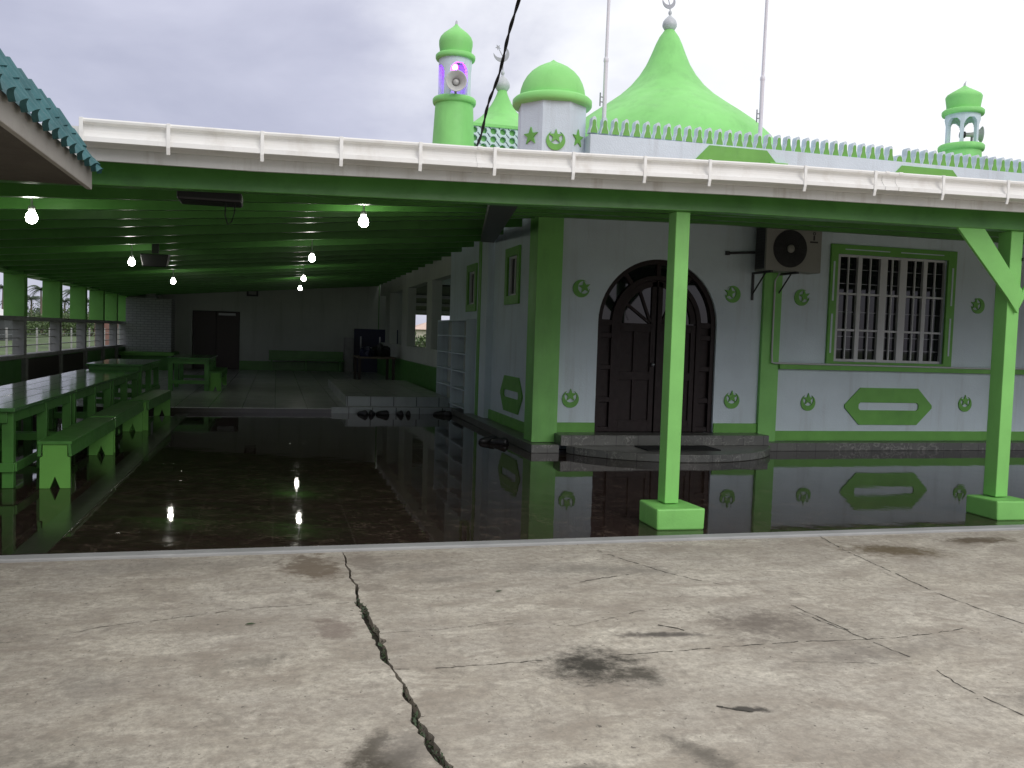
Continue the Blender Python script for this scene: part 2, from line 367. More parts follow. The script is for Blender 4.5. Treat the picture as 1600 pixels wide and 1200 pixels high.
HAIR = [([(4.44,6.42),(4.36,6.01),(4.29,5.39),(4.23,4.83),(4.25,4.42),(4.29,4.16),(4.30,3.6),(4.28,3.0)], .010, .25), ([(3.05,4.6),(3.12,4.30),(3.18,3.96),(3.22,3.69),(3.18,3.41),(3.20,3.22),(3.216,3.09),(3.23,2.7)], .009, .35),
        ([(1.69,4.105),(2.0,4.106),(2.37,4.117),(2.76,4.12),(3.06,4.098),(3.34,4.08),(3.61,4.11),(3.85,4.158)], .008, .35), ([(-2.0,4.75),(-1.13,4.82),(-.86,4.97),(-.49,5.07),(-.09,5.18),(.44,5.195)], .006, .55),
        ([(.564,4.108),(.76,4.089),(.97,4.094),(1.3,4.1)], .008, .5), ([(1.0,4.66),(1.295,4.665),(1.64,4.575),(1.91,4.677),(2.1,4.765),(2.44,4.773)], .005, .6),
        ([(2.28,6.43),(2.44,6.01),(2.56,5.72),(2.68,5.45),(2.88,5.19)], .010, .6), ([(1.95,5.40),(2.08,5.46),(2.39,5.54)], .012, .5), ([(2.07,4.54),(2.17,4.46),(2.24,4.37)], .016, .4),
        ([(3.09,4.73),(3.12,4.48),(3.15,4.24)], .008, .4), ([(1.90,3.44),(1.96,3.40),(2.03,3.35)], .020, .3), ([(.56,4.63),(.9,4.64),(1.3,4.72)], .004, .6), ([(2.55,3.86),(2.9,3.78),(3.2,3.72)], .004, .6)]
for i, (pts, w, gap) in enumerate(HAIR): hairline(pts, w, 20+i, gap)
# weeds rooted in the open crack
wd = MB(); rr = random.Random(11)
for i in range(620):
    c = rr.choice([q for q in CR2 if q[2] > .012])
    if rr.random() < .75 and not (4.9 < c[0] < 5.25 or 3.1 < c[0] < 3.6 or 4.2 < c[0] < 4.5): continue
    x = c[1]+rr.uniform(-.8, .8)*c[2]; yv = c[0]+rr.uniform(-.02, .02); a = rr.uniform(0, 2*pi); l = rr.uniform(.008, .030); z0 = -.03
    d = Vector((cos(a), sin(a), rr.uniform(.2, 1.6))).normalized()*l; sd = Vector((-sin(a), cos(a), 0))*rr.uniform(.003, .007)
    P = Vector((x, yv, z0+rr.uniform(0, .03)))
    wd.add([P-sd*.3, P+d*.5-sd, P+d, P+d*.5+sd], [(0, 1, 2, 3)])
o = wd.build('weeds', M['weed']); o['kind'] = 'stuff'
q = MB(); q.prism([(6.42, -.1), (6.535, -.1), (6.535, .024), (6.43, .022), (6.42, .012)], 'x', -14, 30); struct(q.build('kerb', M['kerb'], bevel=.004))
q = MB(); q.box(-5.3, 26, 6.535, 17.9, -.1, .010); struct(q.build('porch_floor', M['floor']))
q = MB(); q.box(-1.72, -1.50, 6.6, 17.25, .010, .014); struct(q.build('floor_border_strip', M['border']))
q = MB(); q.box(-5.1, 1.05, 17.3, 34.5, -.1, .10); q.box(1.05, 3.7, 17.9, 34.5, -.1, .10); struct(q.build('rear_platform', M['plat_tile']))
q = MB(); q.box(1.05, 3.42, 17.32, 17.7, .0101, .122); q.box(1.36, 3.42, 17.72, 24, .0102, .307); stp = struct(q.build('tiled_steps', M['plat_tile']))
q = MB(); q.box(1.05, 3.42, 17.3, 17.319, .0103, .125); q.build('step_riser', M['pale_tile'], stp)
q = MB(); q.box(1.36, 3.42, 17.70, 17.719, .1225, .31); q.build('step_riser', M['pale_tile'], stp)
q = MB(); q.box(-5.1, 1.049, 17.285, 17.299, .0104, .09); struct(q.build('platform_edge', M['border']))

# ------------------------------------------------------------------ canopy (roof over the porch and hall)
def zf(x): return 2.765+.0225*(x+1)
def zh(x): return 2.68+.085*(min(x, 3.7)+5)
def zc(x, y):
    t = min(1, max(0, (y-6.6)/5.3)); return zf(x)*(1-t)+zh(x)*t
can = thing('canopy', 'green boarded canopy with white gutter over the porch and open hall', 'canopy', (1, 7, 0))
def sheet(mb, x0, x1, y0, y1, nx, ny, dz, th):
    xs = [x0+(x1-x0)*i/nx for i in range(nx+1)]; ys = [y0+(y1-y0)*j/ny for j in range(ny+1)]
    for i in range(nx):
        for j in range(ny):
            c = [(xs[i],ys[j]),(xs[i+1],ys[j]),(xs[i+1],ys[j+1]),(xs[i],ys[j+1])]
            mb.add([(x,y,zc(x,y)+dz) for x,y in c]+[(x,y,zc(x,y)+dz+th) for x,y in c], [(0,3,2,1),(4,5,6,7)])
    for x in (x0, x1):
        for j in range(ny): mb.add([(x,ys[j],zc(x,ys[j])+dz),(x,ys[j+1],zc(x,ys[j+1])+dz),(x,ys[j+1],zc(x,ys[j+1])+dz+th),(x,ys[j],zc(x,ys[j])+dz+th)], [(0,1,2,3)])
    for yv in (y0, y1):
        for i in range(nx): mb.add([(xs[i],yv,zc(xs[i],yv)+dz),(xs[i+1],yv,zc(xs[i+1],yv)+dz),(xs[i+1],yv,zc(xs[i+1],yv)+dz+th),(xs[i],yv,zc(xs[i],yv)+dz+th)], [(0,1,2,3)])
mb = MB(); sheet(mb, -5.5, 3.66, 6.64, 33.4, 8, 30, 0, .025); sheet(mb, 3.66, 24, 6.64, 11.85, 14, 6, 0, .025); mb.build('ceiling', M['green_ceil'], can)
mb = MB(); sheet(mb, -5.6, 3.66, 6.60, 33.6, 8, 30, .06, .02); sheet(mb, 3.66, 24.2, 6.60, 11.88, 14, 6, .06, .02); mb.build('roof_sheet', M['roofpink'], can)
yv = 7.45
while yv < 32.8:
    mb = MB(); x1 = 3.6 if yv > 11.6 else 22; n = 10
    for i in range(n):
        xa, xb = -5.2+(x1+5.2)*i/n, -5.2+(x1+5.2)*(i+1)/n
        p = []
        for dz in (-.135, -.001):
            p += [(xa, yv-.036, zc(xa, yv)+dz), (xb, yv-.036, zc(xb, yv)+dz), (xb, yv+.036, zc(xb, yv)+dz), (xa, yv+.036, zc(xa, yv)+dz)]
        mb.add(p, [(0,3,2,1),(4,5,6,7),(0,1,5,4),(2,3,7,6)] + ([(3,0,4,7)] if i == 0 else []) + ([(1,2,6,5)] if i == n-1 else []))
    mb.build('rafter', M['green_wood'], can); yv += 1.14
def interp(pts, x):
    if x <= pts[0][0]: return pts[0][1]+(x-pts[0][0])*(pts[1][1]-pts[0][1])/(pts[1][0]-pts[0][0])
    for (a, va), (b2, vb) in zip(pts, pts[1:]):
        if x <= b2: return va+(vb-va)*(x-a)/(b2-a)
    (a, va), (b2, vb) = pts[-2:]; return vb+(x-b2)*(vb-va)/(b2-a)
BEAM = [(-1.88,2.568),(1.8,2.655),(3.7,2.715),(6.04,2.734),(12,2.86)]
FASC = [(-1.8,2.695),(-.16,2.71),(1.72,2.76),(3.9,2.82),(6.5,2.86),(12,2.98)]
GUT = [(-1.27,2.94),(-.16,2.95),(1.66,2.983),(3.78,3.047),(6.3,3.09),(12,3.21)]
def runx(mb, xs, prof):   # prof(x) -> polygon in (y, z); swept along x
    ps = [prof(x) for x in xs]; n = len(ps[0]); vs = [(x, *q) for x, p in zip(xs, ps) for q in p]; fs = []
    for i in range(len(xs)-1):
        for k in range(n): fs.append((i*n+k, i*n+(k+1) % n, (i+1)*n+(k+1) % n, (i+1)*n+k))
    fs += [tuple(range(n)), tuple(range((len(xs)-1)*n, len(xs)*n))]
    mb.add(vs, fs); return mb
XS = [-5.3, -3.5, -1.88, -.16, 1.8, 3.7, 6.04, 9, 12, 18, 23]
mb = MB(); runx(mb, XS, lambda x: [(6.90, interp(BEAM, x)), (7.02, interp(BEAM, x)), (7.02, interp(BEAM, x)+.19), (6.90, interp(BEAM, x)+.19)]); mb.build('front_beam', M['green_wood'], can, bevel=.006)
mb = MB(); runx(mb, XS, lambda x: [(6.585, interp(FASC, x)), (6.615, interp(FASC, x)), (6.615, interp(GUT, x)-.02), (6.585, interp(GUT, x)-.02)]); mb.build('fascia_board', M['fascia'], can)
GX = [-1.27, -.7, -.16, .8, 1.66, 2.7, 3.78, 5, 6.3, 9, 12, 18, 23]
GP = [(0, 0), (-.004, -.010), (0, -.024), (.018, -.027), (.040, -.034), (.047, -.050), (.046, -.068), (.036, -.088), (.022, -.104), (.012, -.116), (-.006, -.119), (-.006, -.150), (.012, -.156), (.178, -.156), (.178, -.004), (.170, -.004), (.168, -.10), (.06, -.10), (.050, -.02), (.014, -.006)]
mb = MB(); runx(mb, GX, lambda x: [(6.40+a, interp(GUT, x)+b2) for a, b2 in GP]); gut = mb.build('gutter', M['gutter'], can)
for px_x in (-1.255, -.72, -.115, .42, .98, 1.53, 2.14, 2.72, 3.27, 4.12, 4.78, 5.45, 6.12, 6.8):
    z = interp(GUT, px_x); mb = MB()
    mb.prism([(6.386, z+.001), (6.398, z+.003), (6.58, z+.003), (6.58, z), (6.398, z-.002), (6.392, z-.125), (6.40, z-.16), (6.41, z-.20), (6.398, z-.205), (6.386, z-.16)], 'x', px_x-.012, px_x+.012)
    mb.build('gutter_bracket', M['gutter'], gut, bevel=.002)
for gx in (1.40, 4.88):
    mb = MB()
    for a in (gx, gx+.13):
        runx(mb, [a, a+.035], lambda x: [(6.40+p1*1.0-(.006 if p1 < .1 else -.003), interp(GUT, x)+p2*1.04+.003) for p1, p2 in GP[:12]]+[(6.583, interp(GUT, x)-.16), (6.583, interp(GUT, x)+.004)])
    mb.build('gutter_joint', M['gutter'], gut)
# posts on square pedestals
def post(x, w, ztop, brace, name='post'):
    mb = MB(); mb.box(x, x+w, 6.95, 6.95+w+.02, .20, ztop); p_ = mb.build(name, M['green'], can, bevel=.006)
    mb = MB(); cx = x+w/2; rr = random.Random(int(x*10))
    pts = [(cx-.21, 6.77), (cx+.215, 6.75), (cx+.20, 7.17), (cx-.20, 7.18)]
    top = [(a+rr.uniform(-.008, .008), b2+rr.uniform(-.008, .008), .19+rr.uniform(-.006, .006)) for a, b2 in pts]
    mb.hexa([(a, b2, .008) for a, b2 in pts]+top); mb.build('pedestal', M['green'], p_, bevel=.014)
    if brace:
        mb = MB(); c1 = interp(BEAM, x-.55); h = .155
        mb.prism([(x+w*.5+.02, 1.97), (x-.04, 2.12), (x-.74, c1+.10), (x-.42, c1+.10), (x+w*.95, 2.19)], 'y', 6.915, 6.945)
        mb.build('brace', M['green'], p_, bevel=.003)
        mb = MB(); mb.prism([(x+w*.52+.02, 1.99), (x+w+.02, 2.12), (x+.80, c1+.13), (x+.56, c1+.13), (x+w*.92, 2.17)], 'y', 6.915, 6.945)
        mb.build('brace', M['green'], p_, bevel=.003)
post(3.26, .13, interp(BEAM, 3.3), False); post(6.725, .14, interp(BEAM, 6.8), True)
# dark valley gutter between the two roofs
mb = MB()
va, vb = Vector((1.78, 7.06, 2.74)), Vector((3.55, 15.2, 3.30))
mb.hexa([va+Vector((-.12,0,-.07)), va+Vector((.12,0,-.07)), vb+Vector((.12,0,-.07)), vb+Vector((-.12,0,-.07)), va+Vector((-.12,0,.03)), va+Vector((.12,0,.03)), vb+Vector((.12,0,.03)), vb+Vector((-.12,0,.03))])
mb.build('valley_gutter', M['dark_metal'], can)

# ------------------------------------------------------------------ mosque
mq = thing('mosque', 'white and lime green mosque with domes, arched door and crenellated parapet', 'mosque', (3.7, 11.9, 0))
X0, X1, YF = 3.7, 22.0, 11.9
DCX, DR, DSP, DZ0 = 5.37, .935, 1.845, .26
outline = [(3.84, .02), (DCX-DR, .02), (DCX-DR, DSP)] + arc(DCX, DSP, DR, pi, 0, 28)[1:-1] + [(DCX+DR, DSP), (DCX+DR, .02), (7.0, .02), (7.0, 4.50), (4.22, 4.475), (4.22, 3.55), (3.84, 3.55)]
mb = MB(); mb.prism(outline, 'y', YF, YF+.28)
mb.box(7.0, 8.29, YF, YF+.28, .02, 4.5); mb.box(10.3, 22, YF, YF+.28, .02, 4.5); mb.box(8.29, 10.3, YF, YF+.28, .02, 1.37); mb.box(8.29, 10.3, YF, YF+.28, 3.02, 4.5)
mb.build('front_wall', M['white'], mq)
# side wall with two window holes
mb = MB(); W1, W2 = (13.62, 14.22, 2.26, 2.90), (16.72, 17.32, 2.20, 2.84)
ys = [12.2, W1[0], W1[1], W2[0], W2[1], 19.3]
mb.box(3.7, 3.95, ys[0], ys[1], .02, 4.4); mb.box(3.7, 3.95, ys[2], ys[3], .02, 4.4); mb.box(3.7, 3.95, ys[4], ys[5], .02, 4.4)
for (a, b2, c, d) in (W1, W2): mb.box(3.7, 3.95, a, b2, .02, c); mb.box(3.7, 3.95, a, b2, d, 4.4)
mb.box(3.95, 21.7, 19.05, 19.3, .02, 3.45); mb.box(21.75, 22, 12.2, 19.3, .02, 4.4)
mb.build('side_wall', M['white'], mq)
mb = MB(); mb.box(3.96, 21.74, 12.2, 34.0, 3.5, 4.28); mb.build('roof_slab', M['white'], mq)
# columned arcade behind
mb = MB(); mb.box(3.7, 3.95, 19.3, 33, .1, 1.22); mb.box(3.7, 3.95, 19.3, 33, 2.92, 3.5)
for (a, b2) in ((21.7, 23.0), (25.9, 27.6), (30.0, 31.8)): mb.box(3.7, 3.95, a, b2-.55, 1.22, 2.92)
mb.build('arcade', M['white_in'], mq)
mb = MB(); mb.box(3.64, 3.70, 19.3, 33, .1, .80); mb.build('arcade_dado', M['green_wood'], mq)
# pilasters, base bands, ledge
def part(name, mat, *boxes, bevel=.004):
    mb = MB()
    for q in boxes: mb.box(*q)
    return mb.build(name, mat, mq, bevel=bevel)
part('pilaster', M['green'], (3.47, 3.84, 11.80, 12.2, .13, 3.50))
part('pilaster', M['green'], (7.03, 7.33, 11.84, 11.905, .13, 4.3))
part('pilaster', M['green'], (11.28, 11.62, 11.84, 11.905, .13, 4.3))
part('pilaster', M['white'], (3.58, 3.72, 15.25, 16.05, .13, 3.4))
part('pilaster_strip', M['green_trim'], (3.565, 3.60, 15.72, 15.92, .13, 3.38))
part('base_band', M['green_trim'], (3.84, DCX-DR-.005, 11.875, 11.91, .25, .40)); part('base_band', M['green_trim'], (DCX+DR+.005, 7.03, 11.875, 11.91, .25, .40))
part('base_band', M['green_trim'], (7.33, 11.28, 11.875, 11.91, .14, .29)); part('base_band', M['green_trim'], (11.62, 22, 11.875, 11.91, .14, .29))
part('base_band', M['green_trim'], (3.665, 3.71, 12.2, 15.25, .126, .29)); part('base_band', M['green_trim'], (3.665, 3.71, 16.05, 19.3, .126, .29))
part('window_ledge', M['green_trim'], (7.33, 11.28, 11.80, 11.91, 1.235, 1.315)); part('window_ledge', M['green_trim'], (11.62, 20, 11.80, 11.91, 1.235, 1.315))
part('plinth', M['step_tile'], (7.025, 22, 11.66, 11.9, .011, .135)); part('plinth', M['step_tile'], (3.40, 3.80, 11.55, 12.2, .011, .125)); part('plinth', M['step_tile'], (3.40, 3.70, 12.2, 19.3, .011, .125))
# entrance steps
mb = MB(); a0 = math.asin(.72/1.72); cy = 12.22; arcp = [(5.47+1.74*cos(t), cy+1.68*sin(t)) for t in [pi+a0+(pi-2*a0)*i/40 for i in range(41)]]
mb.prism(arcp, 'z', .011, .115); st = mb.build('entrance_step', M['step_tile'], mq, bevel=.008)
mb = MB(); mb.box(3.805, 7.02, 11.50, 11.9, .1151, .262); mb.build('entrance_step', M['step_tile'], mq, bevel=.006)
# hexagon panels
def hexpanel(cx, cz, w, h, slot, axis='y', at=11.9, t=.022, sgn=-1):
    pl = [(cx-w/2, cz-.04*h), (cx-w/2, cz+.04*h), (cx-w*.33, cz+h/2), (cx+w*.33, cz+h/2), (cx+w/2, cz+.04*h), (cx+w/2, cz-.04*h), (cx+w*.33, cz-h/2), (cx-w*.33, cz-h/2)]
    mb = MB()
    if slot:
        sw, sh = w*.345, h*.105
        sl = [(cx-sw, cz+sh*.5), (cx-sw+.03, cz+sh), (cx+sw-.03, cz+sh), (cx+sw, cz+sh*.5), (cx+sw, cz-sh*.5), (cx+sw-.03, cz-sh), (cx-sw+.03, cz-sh), (cx-sw, cz-sh*.5)]
        order = [1, 2, 3, 4, 5, 6, 7, 0]
        o2 = [pl[i] for i in order]; i2 = sl
        for k in range(8):
            j = (k+1) % 8; mb.prism([o2[k], o2[j], i2[j], i2[k]], axis, at, at+sgn*t)
    else: mb.prism(pl, axis, at, at+sgn*t)
    return mb.build('hexagon_panel', M['green_trim'], mq)
hexpanel(9.345, .68, 1.60, .58, True); hexpanel(13.9, .68, 1.60, .58, True)
hexpanel(13.8, .66, 1.35, .58, True, 'x', 3.7)
hexpanel(6.52, 4.20, 1.42, .54, False); hexpanel(9.82, 4.17, 1.42, .54, False); hexpanel(13.1, 4.2, 1.42, .54, False)
# crescent and star emblems
def emblem2d(r):
    cres = []
    ri, off = r*.72, r*.335
    # horns where the two circles meet
    zc_ = (r*r-ri*ri+off*off)/(2*off); xh = sqrt(max(1e-6, r*r-zc_*zc_))
    ao = atan2(zc_, xh); ai = atan2(zc_-off, xh)
    outer = [(r*cos(t), r*sin(t)) for t in [pi-ao+(pi+2*ao)*i/26 for i in range(27)]]
    inner = [(ri*cos(t), off+ri*sin(t)) for t in [ai-(pi+2*ai)*i/22 for i in range(23)]]
    star = [((r*.76 if k % 2 == 0 else r*.31)*cos(pi/2+k*pi/5), r*.42+(r*.76 if k % 2 == 0 else r*.31)*sin(pi/2+k*pi/5)) for k in range(10)]
    return outer+inner[1:-1], star
def emblem(cx, cz, r, rot, at=11.9, parent=None, tf=None, star_only=False, name='crescent_star_emblem'):
    cres, star = emblem2d(r); mb = MB()
    def T(pl): return [(cx+a*cos(rot)-b2*sin(rot), cz+a*sin(rot)+b2*cos(rot)) for a, b2 in pl]
    if not star_only: mb.prism(T(cres), 'y', at+.002, at-.018)
    mb.prism(T(star), 'y', at+.002, at-.021)
    if tf: mb.v = [tf(*v) for v in mb.v]
    return mb.build(name, M['green_trim'], parent or mq)
for (cx, cz, rot) in ((4.055,.735,0),(6.60,.745,0),(7.90,.725,0),(10.79,.735,0),(4.16,2.305,-1.1),(6.54,2.325,1.15),(7.70,2.325,-1.1),(10.93,2.325,1.15),(12.4,.735,0),(12.2,2.32,-1.1)):
    emblem(cx, cz, .125, rot)
# main window
wn_b = MB()
for q in ((8.165, 8.29, 11.86, 11.905, 1.316, 3.165), (10.3, 10.455, 11.86, 11.905, 1.316, 3.165), (8.29, 10.3, 11.86, 11.905, 3.02, 3.165), (8.29, 10.3, 11.86, 11.905, 1.316, 1.37)): wn_b.box(*q)
wsur = wn_b.build('window', M['green_trim'], mq, bevel=.003)
mb = MB()
for q in ((8.205, 8.235, 11.855, 11.86, 1.5, 2.1), (8.205, 8.235, 11.855, 11.86, 2.3, 2.9), (10.37, 10.40, 11.855, 11.86, 1.5, 2.1), (10.37, 10.40, 11.855, 11.86, 2.3, 2.9), (8.40, 9.20, 11.855, 11.86, 3.085, 3.10), (9.40, 10.20, 11.855, 11.86, 3.085, 3.10)): mb.box(*q)
mb.build('surround_slot', M['white'], wsur)
k = .00289; wx = lambda u: 8.29+(u-690)*k
zt, zb, zr = 2.985, 1.41, (2.34, 1.98)
fr = MB()
cols = [(720, 830, 775), (855, 970, 912), (1015, 1095, 1050), (1140, 1245, 1195), (1270, 1382, 1325)]
edges = [690] + [e for c in cols for e in c[:2]] + [1385]
for i in range(0, len(edges), 2): fr.box(wx(edges[i]), wx(edges[i+1]), 11.93, 11.985, 1.37, 3.02)
for c in cols:
    fr.box(wx(c[0]), wx(c[1]), 11.935, 11.98, 1.37, zb); fr.box(wx(c[0]), wx(c[1]), 11.935, 11.98, zt, 3.02)
    for z in (2.42, 1.86): fr.box(wx(c[0]), wx(c[1]), 11.94, 11.975, z-.016, z+.016)
    segs = [(zb, 1.844), (1.876, 2.404), (2.436, zt)]
    for s0, s1 in segs: fr.box(wx(c[2])-.011, wx(c[2])+.011, 11.942, 11.973, s0, s1)
fr.build('window_frame', M['frame'], wsur, bevel=.003)
mb = MB(); mb.box(8.29, 10.3, 11.986, 11.992, 1.37, 3.02); mb.build('pane', M['glass'], wsur)
# burglar grille behind the glazing bars
mb = MB()
for z in (1.56, 1.76, 2.14, 2.58, 2.80): mb.box(8.30, 10.29, 11.977, 11.984, z-.005, z+.005)
for u in (704, 842, 992, 1118, 1257, 1384): mb.box(wx(u)-.006, wx(u)+.006, 11.975, 11.9845, 1.50, 2.86)
mb.build('burglar_grille', M['metal'], wsur)
# little side windows
for (a, b2, c, d) in (W1, W2):
    mb = MB(); mb.box(3.665, 3.705, a-.14, a, c-.14, d+.14); mb.box(3.665, 3.705, b2, b2+.14, c-.14, d+.14); mb.box(3.665, 3.705, a, b2, d, d+.14); mb.box(3.665, 3.705, a, b2, c-.14, c)
    w = mb.build('window', M['green_trim'], mq, bevel=.003)
    mb = MB(); t = .035; mb.box(3.72, 3.75, a, a+t, c, d); mb.box(3.72, 3.75, b2-t, b2, c, d); mb.box(3.72, 3.75, a+t, b2-t, c, c+t); mb.box(3.72, 3.75, a+t, b2-t, d-t, d); mb.box(3.725, 3.748, (a+b2)/2-.02, (a+b2)/2+.02, c+t, d-t)
    mb.build('window_frame', M['frame'], w)
    mb = MB(); mb.box(3.752, 3.758, a, b2, c, d); mb.build('pane', M['glass'], w)
# arched door
YD = 11.97
def ringpoly(r0, r1, a0, a1, n=24): return arc(DCX, DSP, r1, a0, a1, n)+arc(DCX, DSP, r0, a1, a0, n)
mb = MB(); zb0 = .262; R1, R2, R3 = DR, .865, .705
mb.prism([(DCX-R1, zb0), (DCX-R1, DSP)]+arc(DCX, DSP, R1, pi, 0, 32)[1:-1]+[(DCX+R1, DSP), (DCX+R1, zb0), (DCX+R2, zb0), (DCX+R2, DSP)]+arc(DCX, DSP, R2, 0, pi, 32)[1:-1]+[(DCX-R2, DSP), (DCX-R2, zb0)], 'y', YD-.03, YD+.08)
door = mb.build('door', M['wood_door'], mq)
mb = MB(); mb.prism([(DCX-R3, zb0), (DCX-R3, DSP)]+arc(DCX, DSP, R3, pi, 0, 32)[1:-1]+[(DCX+R3, DSP), (DCX+R3, zb0), (DCX+R3-.07, zb0), (DCX+R3-.07, DSP)]+arc(DCX, DSP, R3-.07, 0, pi, 32)[1:-1]+[(DCX-R3+.07, DSP), (DCX-R3+.07, zb0)], 'y', YD-.02, YD+.07)
for a in (pi*.30, pi*.5, pi*.70):
    c, s_ = cos(a), sin(a); w = .03
    mb.prism([(DCX+R3*c-w*s_, DSP+R3*s_+w*c), (DCX+R3*c+w*s_, DSP+R3*s_-w*c), (DCX+R2*c+w*s_, DSP+R2*s_-w*c), (DCX+R2*c-w*s_, DSP+R2*s_+w*c)], 'y', YD-.015, YD+.06)
for sg in (-1, 1):
    xa, xb = DCX+sg*R3, DCX+sg*R2; xa, xb = min(xa, xb), max(xa, xb)
    for z in (.30, .73, 1.20, 1.66): mb.box(xa, xb, YD-.018, YD+.06, z-.035, z+.035)
    mb.box(xa, xb, YD-.016, YD+.06, DSP-.04, DSP+.04)
mb.build('door_frame', M['wood_door'], door, bevel=.003)
for sg in (-1, 1):
    xa, xb = sorted((DCX+sg*R3, DCX+sg*R2)); mb = MB()
    mb.box(xa+.001, xb-.001, YD+.035, YD+.055, zb0, DSP)
    mb.build('side_board', M['wood_door'], door)
mb = MB(); mb.prism(ringpoly(R3-.02, R2+.02, 0, pi, 36), 'y', YD+.03, YD+.036); mb.build('fan_glass', M['glass'], door)
for sg in (-1, 1):
    lx0, lx1 = sorted((DCX+sg*.012, DCX+sg*(R3-.075))); rI = R3-.075
    mb = MB(); xo, xi = DCX+sg*rI, DCX+sg*.012
    t = .075
    mb.box(lx0, lx1, YD+.03, YD+.05, zb0, DSP-.06)                      # back board
    y0, y1 = YD+.0, YD+.0295
    for (a, b2) in ((lx0, lx0+t), (lx1-t, lx1)): mb.box(a, b2, y0, y1, zb0, DSP)
    for (a, b2) in ((zb0, zb0+.17), (1.02, 1.14), (DSP-.12, DSP)): mb.box(lx0+t, lx1-t, y0, y1, a, b2)
    mb.box((lx0+lx1)/2-.03, (lx0+lx1)/2+.03, y0, y1, zb0+.17, 1.02); mb.box((lx0+lx1)/2-.03, (lx0+lx1)/2+.03, y0, y1, 1.14, DSP-.12)
    # curved top rail and spokes of the quarter fan
    A0, A1 = (pi/2, pi) if sg < 0 else (0, pi/2)
    mb.prism(ringpoly(rI-.09, rI, A0+.02, A1-.0, 16), 'y', y0, y1)
    sp = DCX+sg*.085
    for f in (.33, .66):
        a = A0+(A1-A0)*f; c, s_ = cos(a), sin(a); w = .02; base = (sp, DSP)
        e = (DCX+(rI-.05)*c, DSP+(rI-.05)*s_)
        dx, dz = e[0]-base[0], e[1]-base[1]; d = sqrt(dx*dx+dz*dz); nx, nz = -dz/d*w, dx/d*w
        mb.prism([(base[0]-nx, base[1]-nz), (e[0]-nx, e[1]-nz), (e[0]+nx, e[1]+nz), (base[0]+nx, base[1]+nz)], 'y', y0+.003, y1)
    mb.prism([(DCX+sg*.012, DSP), (DCX+sg*.085, DSP), (DCX+sg*.085, DSP+rI-.03), (DCX+sg*.012, DSP+rI-.005)], 'y', y0, y1)
    mb.build('door_leaf', M['wood_door'], door, bevel=.003)
    mb = MB(); mb.prism([(DCX+sg*.02, DSP-.06)]+arc(DCX, DSP, rI-.02, A0, A1, 16)+[(DCX+sg*.02, DSP-.06)][:0]+([(DCX-rI+.02, DSP-.06)] if sg < 0 else []), 'y', YD+.031, YD+.036)
    mb.build('glass_pane', M['glass'], door)
mb = MB(); mb.sphere((DCX-.05, YD-.035, 1.25), .03, 12); mb.tube([(DCX-.05, YD-.03, 1.25), (DCX-.05, YD+.01, 1.25)], .012, 8); mb.build('handle', M['metal'], door)
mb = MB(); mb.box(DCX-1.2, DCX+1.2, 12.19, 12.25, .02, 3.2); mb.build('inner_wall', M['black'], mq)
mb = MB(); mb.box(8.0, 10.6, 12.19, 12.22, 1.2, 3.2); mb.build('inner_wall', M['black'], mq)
# parapet merlons: bell shaped, green faces with white sides
def merlon(x, hgt=.235, z0=4.5, w=.128):
    def bell(h, k, top):
        pl = [(1, 0), (1, .06), (.92, .18), (.72, .34), (.55, .46), (.50, .60), (.50, .78), (.42, .90), (.22, .98)]
        if hgt < .15: pl = [(1, 0), (1, .10), (.9, .35), (.6, .8)]
        r_ = [(x+h*a, z0+.002*k+top*b2) for a, b2 in pl]; l_ = [(x-h*a, z0+.002*k+top*b2) for a, b2 in pl]
        return r_+([(x, z0+top)] if hgt > .15 else [(x+h*.1, z0+top*.93)])+l_[::-1]
    mb = MB(); mb.prism(bell(w/2, 0, hgt), 'y', 11.93, 12.05); mb.cur = 1; mb.prism(bell(w/2*.80, 1, hgt*.80), 'y', 11.922, 11.93)
    return mb.build('merlon', [M['white'], M['green_trim']], mq)
x = 4.28; i = 0
while x < 14.4:
    merlon(x, .125 if i == 31 else .235); x += .163; i += 1
# roofs: turret, domes, minarets -------------------------------------------------
def crescent_star(mb, cx, cy, cz, r, rot):   # upright crescent and star cut from plate, facing the yard
    ri, off = r*.86, r*.42
    z_ = (r*r-ri*ri+off*off)/(2*off); xh = sqrt(r*r-z_*z_); ao = atan2(z_, xh); ai = atan2(z_-off, xh)
    outer = [(r*cos(t), r*sin(t)) for t in [pi-ao+(pi+2*ao)*i/26 for i in range(27)]]
    inner = [(ri*cos(t), off+ri*sin(t)) for t in [ai-(pi+2*ai)*i/24 for i in range(25)]]
    st_ = [((r*.36 if k % 2 == 0 else r*.15)*cos(pi/2+k*pi/5), r*.86+(r*.36 if k % 2 == 0 else r*.15)*sin(pi/2+k*pi/5)) for k in range(10)]
    rod = [(-.012*r*4, -.6*r), (.012*r*4, -.6*r), (.010*r*4, r*.6), (-.010*r*4, r*.6)]
    def T(pl): return [(cx+a*cos(rot)-b2*sin(rot), cz+a*sin(rot)+b2*cos(rot)) for a, b2 in pl]
    mb.prism(T(outer+inner[1:-1]), 'y', cy-.012, cy+.012); mb.prism(T(st_), 'y', cy-.01, cy+.01); mb.prism(T(rod), 'y', cy-.008, cy+.008)
